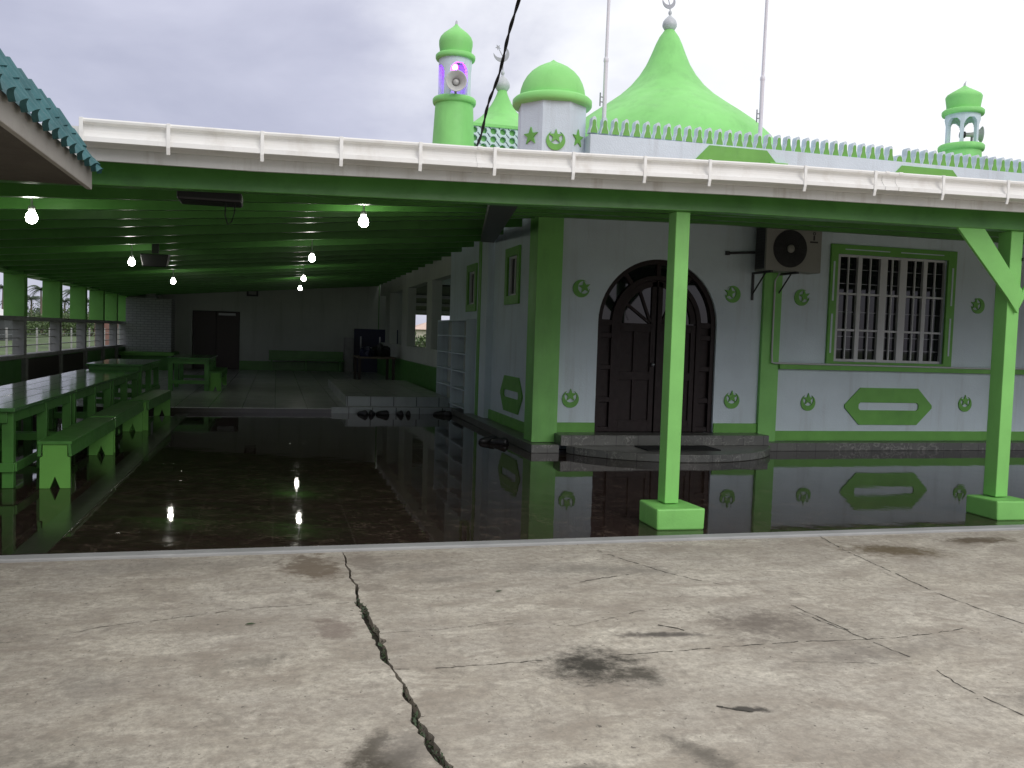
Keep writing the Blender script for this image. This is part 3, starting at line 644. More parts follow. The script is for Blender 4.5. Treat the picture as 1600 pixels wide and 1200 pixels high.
# corner turret with octagonal drum
TC = (3.80, 12.42)
mb = MB(); mb.lathe([(.505, 4.2), (.505, 4.93)], (*TC, 0), 8, False, radians(13.5)); tur = mb.build('turret', M['white'], mq)
mb = MB(); mb.lathe([(.49, 4.90), (.55, 4.905), (.575, 4.935), (.575, 5.0), (.545, 5.03), (.47, 5.035)], (*TC, 0), 48); mb.build('turret_cornice', M['green_dome'], tur)
mb = MB(); mb.lathe([(.475, 5.03), (.475, 5.08), (.462, 5.16), (.432, 5.25), (.385, 5.335), (.32, 5.41), (.235, 5.475), (.14, 5.525), (.06, 5.56), (.004, 5.60)], (*TC, 0), 48); mb.build('turret_dome', M['green_dome'], tur)
for k_, so in ((5, False), (4, True), (6, True)):
    ang = radians(13.5)+(k_+.5)*pi/4; ap = .505*cos(pi/8)
    nrm = Vector((cos(ang), sin(ang), 0)); tan = Vector((-sin(ang), cos(ang), 0))
    def tf(a, yy, b2, nrm=nrm, tan=tan, ap=ap):
        p = Vector((*TC, 0))+nrm*(ap+(-yy))+tan*a; return (p.x, p.y, b2)
    emblem(0, 4.35, .135 if not so else .17, 0, 0., tur, tf, so, 'crescent_star_emblem' if not so else 'star_emblem')
# main dome
BC = (9.0, 20.0)
mb = MB(); mb.lathe([(2.85,4.28),(2.85,5.4),(2.80,5.75),(2.70,6.08),(2.50,6.40),(2.20,6.69),(1.85,6.95),(1.50,7.19),(1.17,7.43),(.90,7.68),(.69,7.94),(.53,8.20),(.415,8.46),(.32,8.70),(.235,8.88),(.165,8.98),(.115,9.05)], (*BC, 0), 72)
dome = mb.build('dome', M['green_dome'], mq)
def finial(C, z, rb, cr, zcr, dm, rot):
    mb = MB(); mb.lathe([(.35*rb, z), (.72*rb, z+.2*rb), (.98*rb, z+.62*rb), (1.0*rb, z+.92*rb), (.90*rb, z+1.28*rb), (.66*rb, z+1.62*rb), (.34*rb, z+1.92*rb), (.18*rb, z+2.08*rb), (.14*rb, z+2.2*rb), (.24*rb, z+2.34*rb), (.24*rb, z+2.62*rb), (.08*rb, z+2.8*rb)], (*C, 0), 28); mb.build('finial', M['silver'], dm)
    mb = MB(); mb.tube([(C[0], C[1], z+2.7*rb), (C[0]-.05*rb, C[1], zcr-cr*.95)], .075*rb, 6); crescent_star(mb, C[0]-.25*cr, C[1], zcr, cr, rot); mb.build('crescent', M['crescent'], dm)
finial(BC, 9.03, .175, .165, 9.72, dome, .30)
# small dome on a lattice walled lantern
SC = (6.24, 25.4)
mb = MB(); mb.box(SC[0]-1.5, SC[0]+1.5, 24.25, 26.8, 4.28, 6.70); sd_ = mb.build('roof_pavilion', M['white'], mq)
def lat_solid(u, v):
    X, Z = u*3.0, v*.62
    for r_, zc_ in ((0, .08), (1, .30), (2, .52)):
        cxx = ((X+(r_ % 2)*.0) % .27)-.135
        if sqrt(cxx*cxx+(Z-zc_)**2) < .088: return False
        sx = ((X+.135) % .27)-.135; dz = Z-zc_-.11
        if abs(sx+dz*.8) < .020 and abs(dz) < .06: return False
    return True
mb = MB(); mb.cells(220, 44, lat_solid, lambda u, v: (SC[0]-1.5+3*u, 24.0, 6.70+.62*v), lambda u, v: (SC[0]-1.5+3*u, 24.1, 6.70+.62*v)); mb.build('lattice_screen', M['white'], sd_)
mb = MB(); mb.box(SC[0]-1.5, SC[0]-1.3, 24.12, 26.8, 6.70, 7.32); mb.box(SC[0]+1.3, SC[0]+1.5, 24.12, 26.8, 6.70, 7.32); mb.box(SC[0]-1.29, SC[0]+1.29, 24.115, 24.2, 6.7, 7.3); mb.build('pavilion_wall', M['green_dome'], sd_)
mb = MB(); mb.box(SC[0]-1.54, SC[0]+1.54, 23.96, 26.9, 7.321, 7.40); mb.build('pavilion_cornice', M['green_dome'], sd_)
mb = MB(); mb.lathe([(1.35, 7.40), (1.22, 7.50), (1.02, 7.63), (.80, 7.78), (.60, 7.94), (.44, 8.12), (.31, 8.31), (.22, 8.48), (.16, 8.62), (.13, 8.72)], (*SC, 0), 48); sdm = mb.build('dome', M['green_dome'], mq)
finial(SC, 8.69, .22, .235, 9.78, sdm, .55)
# minarets
def minaret(cx, cy, zg, s, z_base, n_open, frac, phase, tip_bend, back=None, hk=1.):
    mb = MB(); mb.lathe([(.44*s*1.12, z_base), (.44*s, zg-.95*s), (.395*s, zg-.06*s)], (cx, cy, 0), 48); t = mb.build('minaret', M['green_dome'], mq)
    mb = MB(); mb.lathe([(.39*s, zg-.10*s), (.44*s, zg-.095*s), (.455*s, zg-.05*s), (.455*s, zg), (.43*s, zg+.03*s), (.02, zg+.032*s)], (cx, cy, 0), 48); mb.build('gallery_ring', M['green_dome'], t)
    z0, z1, ro, ri = zg+.033*s, zg+.82*s*hk, .345*s, .275*s
    def solid(u, v):
        if v > .93 or (back and back[0] < u < back[1]): return True
        a = ((u*n_open+phase) % 1)-.5
        if abs(a) > frac/2: return True
        top = .60+.26*sqrt(max(0, 1-(a/(frac/2))**2))
        return v > top
    mb = MB(); mb.cells(120, 40, solid, lambda u, v: (cx+ro*cos(2*pi*u), cy+ro*sin(2*pi*u), z0+(z1-z0)*v), lambda u, v: (cx+ri*cos(2*pi*u), cy+ri*sin(2*pi*u), z0+(z1-z0)*v), True)
    mb.build('lantern', M['white'], t)
    mb = MB(); mb.lathe([(.30*s, z1-.005), (.40*s, z1+.0), (.415*s, z1+.03*s), (.415*s, z1+.085*s), (.39*s, z1+.11*s), (.30*s, z1+.115*s)], (cx, cy, 0), 48)
    zz = z1+.11*s
    prof = [(.325, 0), (.335, .10), (.352, .20), (.352, .28), (.325, .355), (.26, .43), (.17, .50), (.09, .56), (.04, .61), (.012, .66)] if hk == 1 else [(.325, 0), (.335, .14), (.355, .30), (.36, .345), (.335, .40), (.25, .47), (.16, .535), (.085, .59), (.04, .63), (.012, .66)]
    mb.lathe([(a*s, zz+b2*s*hk) for a, b2 in prof], (cx, cy, 0), 48)
    mb.build('minaret_cap', M['green_dome'], t)
    mb = MB(); mb.tube([(cx, cy, zz+.62*s*hk), (cx+.004*s, cy, zz+.70*s*hk), (cx+tip_bend*s, cy, zz+(.72+abs(tip_bend)*2)*s*hk)], [.03*s, .022*s, .003], 8); mb.build('finial', M['silver'], t)
    return t
minaret(4.09, 21.5, 7.28, 1.16, 3.52, 4, .73, .5-4*.764+4, .0, (.04, .47))
minaret(21.05, 24., 8.09, 1.5, 4.28, 6, .80, .183, .035, None, .80)
mb = MB(); mb.box(20.2, 21.9, 23.2, 24.9, 4.2, 4.3); mb.build('minaret_base', M['white'], mq)

# ------------------------------------------------------------------ things on the mosque
def horn(cx, cy, cz, s, d, label, name='horn_loudspeaker'):
    t = thing(name, label, 'loudspeaker', (cx, cy, cz), 'horn loudspeakers in the minarets')
    d = Vector(d).normalized(); rot = Vector((0, 0, 1)).rotation_difference(d).to_matrix()
    def lz(prof, n=28):
        mb = MB(); mb.lathe(prof, (0, 0, 0), n, caps=False); mb.v = [tuple(Vector((cx, cy, cz))+rot @ Vector(v)) for v in mb.v]; return mb
    lz([(.05*s, -.16*s), (.055*s, -.02*s), (.08*s, .08*s), (.125*s, .16*s), (.185*s, .215*s), (.20*s, .22*s), (.205*s, .228*s), (.196*s, .236*s), (.18*s, .222*s), (.118*s, .168*s), (.07*s, .08*s), (.04*s, -.0*s), (.001, -.0*s)]).build('horn_bell', M['horn'], t)
    lz([(.001, .0), (.055*s, .02*s), (.06*s, .10*s), (.04*s, .15*s), (.001, .16*s)]).build('horn_core', M['horn'], t)
    lz([(.001, -.30*s), (.075*s, -.29*s), (.085*s, -.22*s), (.08*s, -.16*s), (.05*s, -.15*s)]).build('horn_driver', M['black'], t)
    mb = MB(); mb.box(cx-.02*s, cx+.02*s, cy-.02*s, cy+.02*s, cz-.26*s, cz-.03*s); mb.build('mount', M['metal'], t)
    return t
horn(4.02, 21.02, 7.28+.28, 1.22, (-.15, -1, -.05), 'grey horn loudspeaker facing the yard below the purple light')
horn(21.30, 23.85, 8.09+.38, 1.25, (.9, -.45, 0), 'grey horn loudspeaker seen side on in the right open minaret')
t = thing('purple_lamp', 'glowing purple lamp inside the left minaret lantern', 'lamp', (4.02, 21.30, 8.02))
mb = MB(); mb.sphere((4.03, 21.25, 8.0), .075, 16); mb.build('bulb', M['purple'], t)
mb = MB(); mb.tube([(4.03, 21.25, 8.06), (4.03, 21.25, 8.3)], .02, 8); mb.build('socket', M['black'], t)
for (x, lab) in ((4.53, 'tall white flagpole next to the corner turret on the parapet'), (7.06, 'tall white flagpole rising at the right flank of the main dome')):
    t = thing('flagpole', lab, 'flagpole', (x, 12.22, 4.28), 'flagpoles on the roof')
    mb = MB(); mb.tube([(x, 12.22, 4.28), (x, 12.22, 5.62)], .031, 12); mb.tube([(x, 12.22, 5.62), (x+.03, 12.22, 8.6)], .023, 12); mb.lathe([(.031, 5.58), (.038, 5.6), (.036, 5.64), (.023, 5.66)], (x, 12.22, 0), 12); mb.build('pole', M['white_metal'], t)
    mb = MB(); mb.tube([(x-.03, 12.22, 5.02), (x-.075, 12.22, 5.02)], .008, 6); mb.tube([(x-.03, 12.22, 5.09), (x-.075, 12.22, 5.09)], .008, 6); mb.tube([(x-.07, 12.22, 4.96), (x-.07, 12.22, 5.15)], .010, 6); mb.build('cleat', M['metal'], t)
# air conditioner
ac = thing('air_conditioner', 'aged cream outdoor air conditioner unit bracketed high on the front wall', 'air conditioner', (7.25, 11.75, 2.64))
ax0, ax1, ay0, ay1, az0, az1 = 6.80, 7.71, 11.45, 11.76, 2.665, 3.325
mb = MB(); mb.box(ax0, ax1, ay0, ay1, az0, az1); mb.build('casing', M['ac'], ac, bevel=.012)
fx, fz, fr_ = 7.185, 2.995, .272
mb = MB(); mb.prism(arc(fx, fz, fr_, 0, 2*pi, 48)[:-1], 'y', ay0-.006, ay0+.002); mb.build('fan_opening', M['black'], ac)
mb = MB()
for r_ in [.06+.0295*i for i in range(8)]:
    pts = [(fx+r_*cos(a), ay0-.020, fz+r_*sin(a)) for a in [2*pi*i/36 for i in range(37)]]; mb.tube(pts, .0028, 4, False)
for a in [2*pi*i/16 for i in range(16)]: mb.tube([(fx+.05*cos(a), ay0-.018, fz+.05*sin(a)), (fx+fr_*cos(a), ay0-.018, fz+fr_*sin(a))], .0035, 4)
mb.build('fan_guard', M['black'], ac)
mb = MB(); mb.lathe([(.001, 0), (.055, 0), (.06, .008), (.06, .02)], (0, 0, 0), 24); mb.v = [(fx+a, ay0-.034+c, fz+b2) for a, b2, c in mb.v]; mb.build('fan_cap', M['ac'], ac)
mb = MB()
for i in range(14): z = az0+.04+i*.042; mb.box(ax0-.008, ax0+.002, ay0+.05, ay1-.03, z, z+.012)
mb.build('side_louvre', M['dark_metal'], ac)
mb = MB(); mb.box(ax0-.003, ax0+.002, ay0+.04, ay1-.02, az0+.03, az1-.03); mb.build('side_vent', M['black'], ac)
mb = MB(); ring = arc(7.575, 3.235, .024, 0, 2*pi, 20)[:-1]; ri2 = arc(7.575, 3.235, .013, 0, 2*pi, 20)[:-1]
for i in range(20): j = (i+1) % 20; mb.prism([ring[i], ring[j], ri2[j], ri2[i]], 'y', ay0-.003, ay0+.001)
mb.box(7.562, 7.588, ay0-.003, ay0+.001, 3.135, 3.205); mb.box(7.510, 7.640, ay0-.003, ay0+.001, 3.098, 3.122); mb.build('badge', M['black'], ac)
for bx_ in (6.86, 7.28):
    mb = MB(); mb.box(bx_-.018, bx_+.018, 11.37, 11.90, 2.635, 2.664); mb.box(bx_-.016, bx_+.016, 11.875, 11.90, 2.25, 2.635); mb.tube([(bx_, 11.885, 2.34), (bx_, 11.55, 2.634)], .012, 6); mb.build('bracket', M['dark_metal'], ac)
o = MB(); o.tube([(7.19, 11.70, 2.66), (7.19, 11.815, 2.55), (7.19, 11.815, 1.45), (7.19, 11.79, 1.33), (7.25, 11.785, 1.322), (11.1, 11.785, 1.318), (11.5, 11.785, 1.33), (14, 11.785, 1.32)], .014, 8)
tag(o.build('drain_pipe', M['frame'], loc=(7.19, 11.8, 1.3)), 'thin pale pipe running down from the air conditioner and along the window ledge', 'pipe')
o = MB(); o.tube([(6.42, 11.88, 2.925), (6.83, 11.80, 2.95)], .018, 8); o.lathe([(.001, -.03), (.035, -.025), (.035, .025), (.001, .03)], (6.42, 11.88, 2.925), 12)
tag(o.build('wall_rod', M['dark_metal'], loc=(6.5, 11.88, 2.9)), 'short dark rod sticking out of the wall left of the air conditioner', 'rod')
o = MB(); o.box(4.86, 5.95, 10.95, 11.42, .1155, .130); tag(o.build('doormat', M['rubber'], loc=(5.4, 11.2, .115), bevel=.004), 'black doormat lying on the half round entrance step', 'doormat')
t = thing('floodlight', 'small black floodlight fixed beside the braced post', 'floodlight', (6.95, 6.96, 2.55))
mb = MB(); mb.hexa([(6.93, 6.90, 2.47), (7.16, 6.90, 2.47), (7.16, 6.99, 2.50), (6.93, 6.99, 2.50), (6.93, 6.88, 2.60), (7.16, 6.88, 2.60), (7.16, 6.98, 2.64), (6.93, 6.98, 2.64)]); mb.build('lamp_housing', M['black'], t, bevel=.006)
mb = MB(); mb.box(6.86, 6.94, 6.93, 6.96, 2.47, 2.50); mb.tube([(6.90, 6.94, 2.47), (6.91, 6.93, 2.30), (6.96, 6.93, 2.12), (7.02, 6.94, 2.0)], .006, 6); mb.build('bracket', M['dark_metal'], t)
# power cable: two twisted strands climbing from the gutter towards the camera side
def strand(ph):
    A, B = Vector((1.43, 6.62, 2.99)), Vector((1.20, 3.6, 4.05)); pts = []
    n = 140
    for i in range(n+1):
        u = i/n; c = A.lerp(B, u)+Vector((0, 0, -.05*sin(pi*u)))+Vector((.006*sin(u*23), 0, .006*cos(u*31)))
        a = u*52+ph; pts.append(c+Vector((cos(a)*.005, 0, sin(a)*.005)))
    return pts
t = thing('power_cable', 'black twisted cable rising across the sky from the gutter', 'cable', (1.43, 6.62, 2.99))
for ph in (0, pi): mb = MB(); mb.tube(strand(ph), .0062, 6); mb.build('strand', M['rubber'], t)

# ------------------------------------------------------------------ hall: lamps and ceiling gear
def bulb_thing(x, y, z, lab):
    t = thing('light_bulb', lab, 'light bulb', (x, y, z), 'lit bulbs hanging from the hall ceiling')
    mb = MB(); mb.lathe([(.001, -.052), (.026, -.046), (.045, -.027), (.052, 0), (.046, .028), (.032, .05), (.025, .062), (.024, .07)], (x, y, z), 20); mb.build('bulb', M['bulb'], t)
    mb = MB(); mb.lathe([(.026, .07), (.03, .075), (.03, .11), (.016, .118), (.010, .125), (.010, max(.14, zc(x, y)-z))], (x, y, z), 12); mb.build('socket', M['frame'], t)
    return t
for (x, y, z, lab) in ((-2.20, 9.10, 2.55, 'lit bulb nearest the left side, above the front table'), (-2.17, 14.73, 2.55, 'lit bulb beside the black ceiling box above the middle table'), (-2.17, 20.4, 2.55, 'lit bulb in front of the white brick pillar, third one back'),
                      (.86, 9.40, 2.74, 'lit bulb nearest the mosque wall, largest on the right row'), (.53, 14.57, 2.74, 'lit bulb second along the right hand row'), (.57, 20.5, 2.74, 'lit bulb third along the right row, just above the farthest one'), (.62, 25.4, 2.74, 'farthest lit bulb, lowest of the right hand row')):
    bulb_thing(x, y, z, lab)
t = thing('ceiling_speaker', 'black box with a looped cable hanging under the front beam', 'speaker', (-.56, 7.6, 2.66))
zz = zc(-.5, 7.55)-.13
mb = MB(); mb.box(-.76, -.28, 7.3, 7.62, 2.575, 2.665); mb.build('housing', M['black'], t, bevel=.02)
mb = MB(); mb.box(-.70, -.66, 7.42, 7.46, 2.665, zc(-.7, 7.44)); mb.box(-.36, -.32, 7.42, 7.46, 2.665, zc(-.34, 7.44)); mb.build('hanger', M['dark_metal'], t)
mb = MB(); mb.tube([(-.40, 7.35, 2.58), (-.405, 7.35, 2.48), (-.385, 7.35, 2.41), (-.355, 7.35, 2.43), (-.335, 7.35, 2.50), (-.33, 7.35, 2.58)], .006, 6); mb.build('cable', M['rubber'], t)
t = thing('ceiling_fan_box', 'black square box on the ceiling beside the second left bulb', 'speaker', (-1.85, 14.9, 2.6))
mb = MB(); mb.hexa([(-2.02, 14.75, 2.50), (-1.68, 14.75, 2.50), (-1.68, 15.0, 2.52), (-2.02, 15.0, 2.52), (-2.06, 14.75, 2.70), (-1.64, 14.75, 2.70), (-1.64, 15.05, 2.72), (-2.06, 15.05, 2.72)]); mb.build('housing', M['black'], t, bevel=.015)
mb = MB(); mb.box(-1.9, -1.8, 14.86, 14.94, 2.72, zc(-1.85, 14.9)); mb.build('hanger', M['dark_metal'], t)

# ------------------------------------------------------------------ hall: left wall with green piers
lw = thing('pier_wall', 'low side wall with green piers and grey rails open to the field', 'wall', (-5.1, 20, 0))
mb = MB(); mb.box(-5.40, -4.96, 6.95, 33.2, 2.56, 2.70); mb.build('header_beam', M['green_wood'], lw)
mb = MB(); mb.box(-5.30, -4.98, 6.95, 33.2, 1.60, 1.69); mb.build('sill_rail', M['grey_post'], lw, bevel=.008)
mb = MB(); mb.box(-5.25, -4.98, 6.95, 33.2, .83, .91); mb.build('lower_rail', M['grey_post'], lw, bevel=.008)
mb = MB(); mb.box(-5.20, -5.05, 6.95, 33.2, -.05, .83); mb.build('dado', M['green_wood'], lw)
pier_y = [8.6, 11.5, 14.4, 17.3, 20.1, 23.2, 26.1, 28.65, 30.95, 33.0]
for yy in pier_y:
    mb = MB(); mb.box(-5.38, -4.99, yy, yy+.24, 1.69, 2.56); mb.build('pier', M['green_trim'], lw, bevel=.006)
    mb = MB(); mb.box(-5.22, -5.00, yy+.02, yy+.22, .91, 1.60); mb.build('rail_post', M['grey_post'], lw, bevel=.006)
    mb = MB(); mb.box(-5.05, -4.97, yy+.02, yy+.22, .0, .83); mb.build('dado_post', M['grey_post'], lw)
mb = MB(); mb.box(-5.05, -5.02, 20.4, 26.0, .02, .80); mb.build('dado_panel', M['dark_panel'], lw)
mb = MB()
for z in (1.08, 1.25, 1.42): mb.box(-5.13, -5.11, 6.95, 33.2, z-.008, z+.008)
mb.build('wire', M['grey_post'], lw)
# rear wall
rw = thing('rear_wall', 'dull white rear wall with a dark double door at the end of the hall', 'wall', (-1, 33.2, 0))
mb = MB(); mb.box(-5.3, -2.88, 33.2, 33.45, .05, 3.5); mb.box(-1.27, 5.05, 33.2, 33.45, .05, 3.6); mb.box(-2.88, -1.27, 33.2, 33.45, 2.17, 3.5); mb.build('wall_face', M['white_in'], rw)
mb = MB(); mb.box(-1.27, 3.65, 33.15, 33.2, .1, .42); mb.build('base_band', M['green_wood'], rw)
mb = MB(); mb.box(-2.86, -2.08, 33.25, 33.30, .1, 2.15); mb.box(-2.07, -1.29, 33.25, 33.30, .1, 2.15); dd = mb.build('door', M['dark_panel'], rw, bevel=.005)
mb = MB(); mb.box(-2.95, -1.2, 33.46, 33.5, .05, 2.4); mb.build('door_gap_blackout', M['black'], rw)  # black sheet added to stop daylight showing through the door gaps
mb = MB(); mb.box(-2.0, -1.42, 33.235, 33.25, 2.02, 2.10); mb.build('door_light', M['frame'], dd)
mb = MB(); mb.box(3.66, 3.69, 33.18, 33.2, .1, 3.4); mb.build('corner_trim', M['green_wood'], rw)
def one(name, mat, label, cat, loc, *boxes, bevel=.006, group=None):
    mb = MB()
    for q in boxes: mb.box(*q)
    return tag(mb.build(name, mat, loc=loc, bevel=bevel), label, cat, group)
t = thing('wall_sign', 'small dark framed sign high on the rear wall', 'sign', (-.85, 33.15, 2.85))
mb = MB(); mb.box(-1.05, -.65, 33.14, 33.199, 2.74, 2.98); mb.build('sign_frame', M['black'], t)
mb = MB(); mb.box(-.98, -.72, 33.132, 33.139, 2.80, 2.92); mb.build('sign_face', M['grey_post'], t)
t = thing('brick_pillar', 'white painted brick pillar in the rear left corner', 'pillar', (-4.2, 32.6, .7))
mb = MB(); mb.box(-4.90, -3.46, 32.1, 33.19, .70, 2.50); mb.box(-4.3, -4.0, 32.3, 33.19, 2.50, 2.75); mb.build('brickwork', M['brick'], t)
t = thing('wash_counter', 'green counter below the white brick pillar', 'counter', (-4.2, 31.7, .1))
mb = MB(); mb.box(-4.95, -3.40, 31.5, 33.18, .101, .58); mb.build('cabinet', M['green_wood'], t, bevel=.006)
mb = MB(); mb.box(-5.0, -3.30, 31.4, 33.19, .58, .69); mb.build('counter_top', M['green_trim'], t, bevel=.006)
t = thing('navy_door', 'navy blue doors with pale bars in the rear right corner', 'door', (3.5, 33.1, .1))
mb = MB(); mb.box(2.78, 4.40, 33.10, 33.198, .1, 1.70); mb.build('door_leaf', M['navy'], t)
mb = MB(); mb.box(3.0, 3.05, 33.08, 33.10, .65, 1.42); mb.box(3.7, 3.75, 33.08, 33.10, .65, 1.42); mb.box(3.05, 3.7, 33.08, 33.10, .98, 1.02); mb.build('bar', M['frame'], t)
one('cabinet', M['grey_post'], 'plain grey cabinet standing left of the navy doors', 'cabinet', (2.6, 33, .1), (2.42, 2.74, 32.8, 33.19, .101, 1.36))
# long bench against the rear wall
t = thing('wall_bench', 'long low dark green bench against the rear wall', 'bench', (1.1, 32.8, .1))
mb = MB(); mb.box(-.25, 2.38, 32.55, 32.95, .48, .53); mb.build('seat', M['green_wood'], t)
mb = MB(); mb.box(-.25, 2.38, 32.98, 33.02, .50, .83); mb.build('backrest', M['green_wood'], t)
for x in (-.15, 1.05, 2.25): mb = MB(); mb.box(x-.03, x+.03, 32.58, 33.0, .101, .48); mb.build('leg', M['green_wood'], t)
# table with bags by the arcade
t = thing('work_table', 'wooden table near the arcade columns at the rear', 'table', (2.9, 27.5, .1))
mb = MB(); mb.box(2.35, 3.5, 26.6, 28.3, .80, .85); mb.build('tabletop', M['trunk'], t)
for x in (2.42, 3.43):
    for yy in (26.67, 28.2): mb = MB(); mb.box(x-.04, x+.04, yy-.04, yy+.04, .101, .80); mb.build('leg', M['dark_panel'], t)
rr = random.Random(5)
for i, (x, yy, s, lab) in enumerate(((2.65, 27.0, .20, 'small dark bundle on the left of the wooden table'), (3.1, 27.3, .26, 'larger dark bundle on the right of the wooden table'))):
    bmh = bmesh.new(); bmesh.ops.create_icosphere(bmh, subdivisions=3, radius=s)
    for v in bmh.verts:
        d = v.co.normalized(); v.co = Vector((v.co.x*1.1, v.co.y*.9, max(-s*.55, v.co.z*.95)))*(1+.14*sin(d.x*7+i*2)+.1*sin(d.y*9+d.z*6))
    for v in bmh.verts: v.co.z = max(v.co.z, -s*.5)
    zmin = min(v.co.z for v in bmh.verts)
    me = bpy.data.meshes.new('bundle'); bmh.to_mesh(me); bmh.free(); me.materials.append(M['black'] if i else M['navy'])
    o = bpy.data.objects.new('bundle', me); COL.objects.link(o); o.location = (x, yy, .851-zmin); tag(o, lab, 'bundle')
# shoe shelves beside the mosque side wall
for (a, b2, lab) in ((16.15, 17.5, 'white open shoe shelf standing nearest along the mosque side wall'), (17.55, 19.2, 'white open shoe shelf behind the first one near the arcade')):
    t = thing('shoe_shelf', lab, 'shelf', (3.55, a, 0), 'shoe shelves along the side wall')
    mb = MB(); mb.box(3.655, 3.662, a, b2, .14, 1.90); mb.build('back_panel', M['white_in'], t)
    for yy in (a, b2-.03): mb = MB(); mb.box(3.42, 3.655, yy, yy+.03, .13, 1.90); mb.build('side_panel', M['white'], t)
    for z in (.20, .54, .88, 1.22, 1.56, 1.87): mb = MB(); mb.box(3.42, 3.655, a+.03, b2-.03, z, z+.025); mb.build('shelf_board', M['white'], t)
    for yy in (a+.05, b2-.1): mb = MB(); mb.box(3.44, 3.64, yy, yy+.05, .126, .2); mb.build('foot', M['white'], t)

# ------------------------------------------------------------------ tables and benches on the left
def make_table(x, y, z, ln, lab):
    t = thing('long_table', lab, 'table', (x, y, z), 'green tables set end to end along the side wall')
    mb = MB()
    for i in range(4): mb.box(x-.48+i*.241, x-.48+i*.241+.237, y, y+ln, z+.735, z+.770)
    mb.build('tabletop', M['table'], t, bevel=.004)
    mb = MB(); mb.box(x+.40, x+.435, y+.10, y+ln-.10, z+.625, z+.735); mb.box(x-.435, x-.40, y+.10, y+ln-.10, z+.625, z+.735); mb.box(x-.40, x+.40, y+.05, y+.085, z+.625, z+.735); mb.box(x-.40, x+.40, y+ln-.085, y+ln-.05, z+.625, z+.735)
    mb.build('apron', M['green_wood'], t, bevel=.003)
    for sx in (-.395, .395):
        for yy in (y+.055, y+ln*.5, y+ln-.14):
            mb = MB(); mb.box(x+sx-.05, x+sx+.05, yy+.03, yy+.115, z, z+.734); mb.build('leg', M['green_wood'], t, bevel=.005)
    mb = MB(); mb.box(x-.40, x+.46, y+.05, y+.085, z+.16, z+.245); mb.box(x-.40, x+.40, y+ln-.08, y+ln-.05, z+.16, z+.245); mb.box(x+.446, x+.475, y+.085, y+ln-.05, z+.16, z+.245)
    mb.build('stretcher', M['green_wood'], t, bevel=.003)
    return t
tb0 = make_table(-2.83, 9.15, .011, 2.62, 'green painted table nearest the yard, cut by the left picture edge')
for i, (yy, lab) in enumerate(((11.80, 'second green table from the yard in the long row'), (14.45, 'third green table in the long row, under the second left bulb'))):
    copy_tree(tb0, None, (-2.83, yy, .011), None, lab)
copy_tree(tb0, None, (-2.83, 17.35, .101), None, 'farthest green table of the long row, on the raised platform')
t2 = copy_tree(tb0, None, (-1.95, 21.6, .101), None, 'separate green table standing before the dark rear door')
t2['group'] = 'green tables on the rear platform'
def make_bench(x, y, z, ln, lab):
    t = thing('bench', lab, 'bench', (x, y, z), 'green benches along the tables')
    mb = MB(); mb.box(x-.15, x+.15, y, y+ln, z+.425, z+.455); mb.build('seat', M['green_wood'], t, bevel=.004)
    mb = MB()
    for s_ in (-1, 1):
        p = [(x+s_*.150, y+.005, z+.31), (x+s_*.122, y+.005, z+.31), (x+s_*.112, y+.005, z+.424), (x+s_*.140, y+.005, z+.424)]
        p2 = [(a, y+ln-.005, c) for a, b3, c in p]
        mb.hexa([p[0], p[1], p2[1], p2[0], p[3], p[2], p2[2], p2[3]])
    mb.build('apron', M['green_wood'], t, bevel=.003)
    for yy in (y+.02, y+ln-.06):
        pl = [(x-.135, z), (x-.045, z), (x, z+.115), (x+.045, z), (x+.135, z), (x+.132, z+.30), (x+.108, z+.31), (x+.108, z+.424), (x-.108, z+.424), (x-.108, z+.31), (x-.132, z+.30)]
        mb = MB(); mb.prism(pl, 'y', yy, yy+.038); mb.build('leg', M['green_trim'], t, bevel=.003)
    return t
b0 = make_bench(-2.02, 9.18, .011, 2.38, 'green bench nearest the yard with a diamond notch in its end board')
copy_tree(b0, None, (-2.04, 11.72, .011), None, 'second green bench along the aisle side of the tables')
copy_tree(b0, None, (-1.98, 14.2, .011), radians(-1.5), 'third green bench along the aisle, ending at the platform')
copy_tree(b0, None, (-1.36, 21.7, .101), None, 'green bench on the rear platform beside the separate table')
for yy, lab in ((9.4, 'green bench behind the nearest table on the wall side'), (12.0, 'green bench behind the second table on the wall side'), (14.6, 'green bench behind the third table on the wall side')):
    copy_tree(b0, None, (-3.85, yy, .011), None, lab)

# ------------------------------------------------------------------ shoes
def shoe(x, y, z, rz, s, lab, group):
    t = thing('shoe', lab, 'shoe', (x, y, z), group); t.rotation_euler = (0, 0, rz)
    sole = [(-.045, -.13), (.04, -.13), (.048, -.05), (.04, .02), (.052, .08), (.035, .135), (0, .15), (-.035, .135), (-.05, .08), (-.04, .02), (-.05, -.05)]
    mb = MB(); mb.prism([(x+a*s, y+b2*s) for a, b2 in sole], 'z', z, z+.022*s); mb.build('sole', M['rubber'], t, bevel=.004)
    bmh = MB(); rings = []
    for (yy, w, h) in ((-.125, .036, .055), (-.09, .043, .075), (-.03, .042, .068), (.02, .042, .055), (.08, .046, .045), (.125, .032, .03), (.146, .006, .006)):
        rings.append([(x+s*w*cos(pi*k/8), y+s*yy, z+.022*s+s*h*sin(pi*k/8)) for k in range(9)])
    vs = [v for r_ in rings for v in r_]; fs = [(i*9+k, i*9+k+1, (i+1)*9+k+1, (i+1)*9+k) for i in range(6) for k in range(8)]; fs.append(tuple(range(9)))
    bmh.add(vs, fs, True); bmh.build('upper', M['black'], t)
    return t
grp = 'dark shoes left in front of the tiled steps'
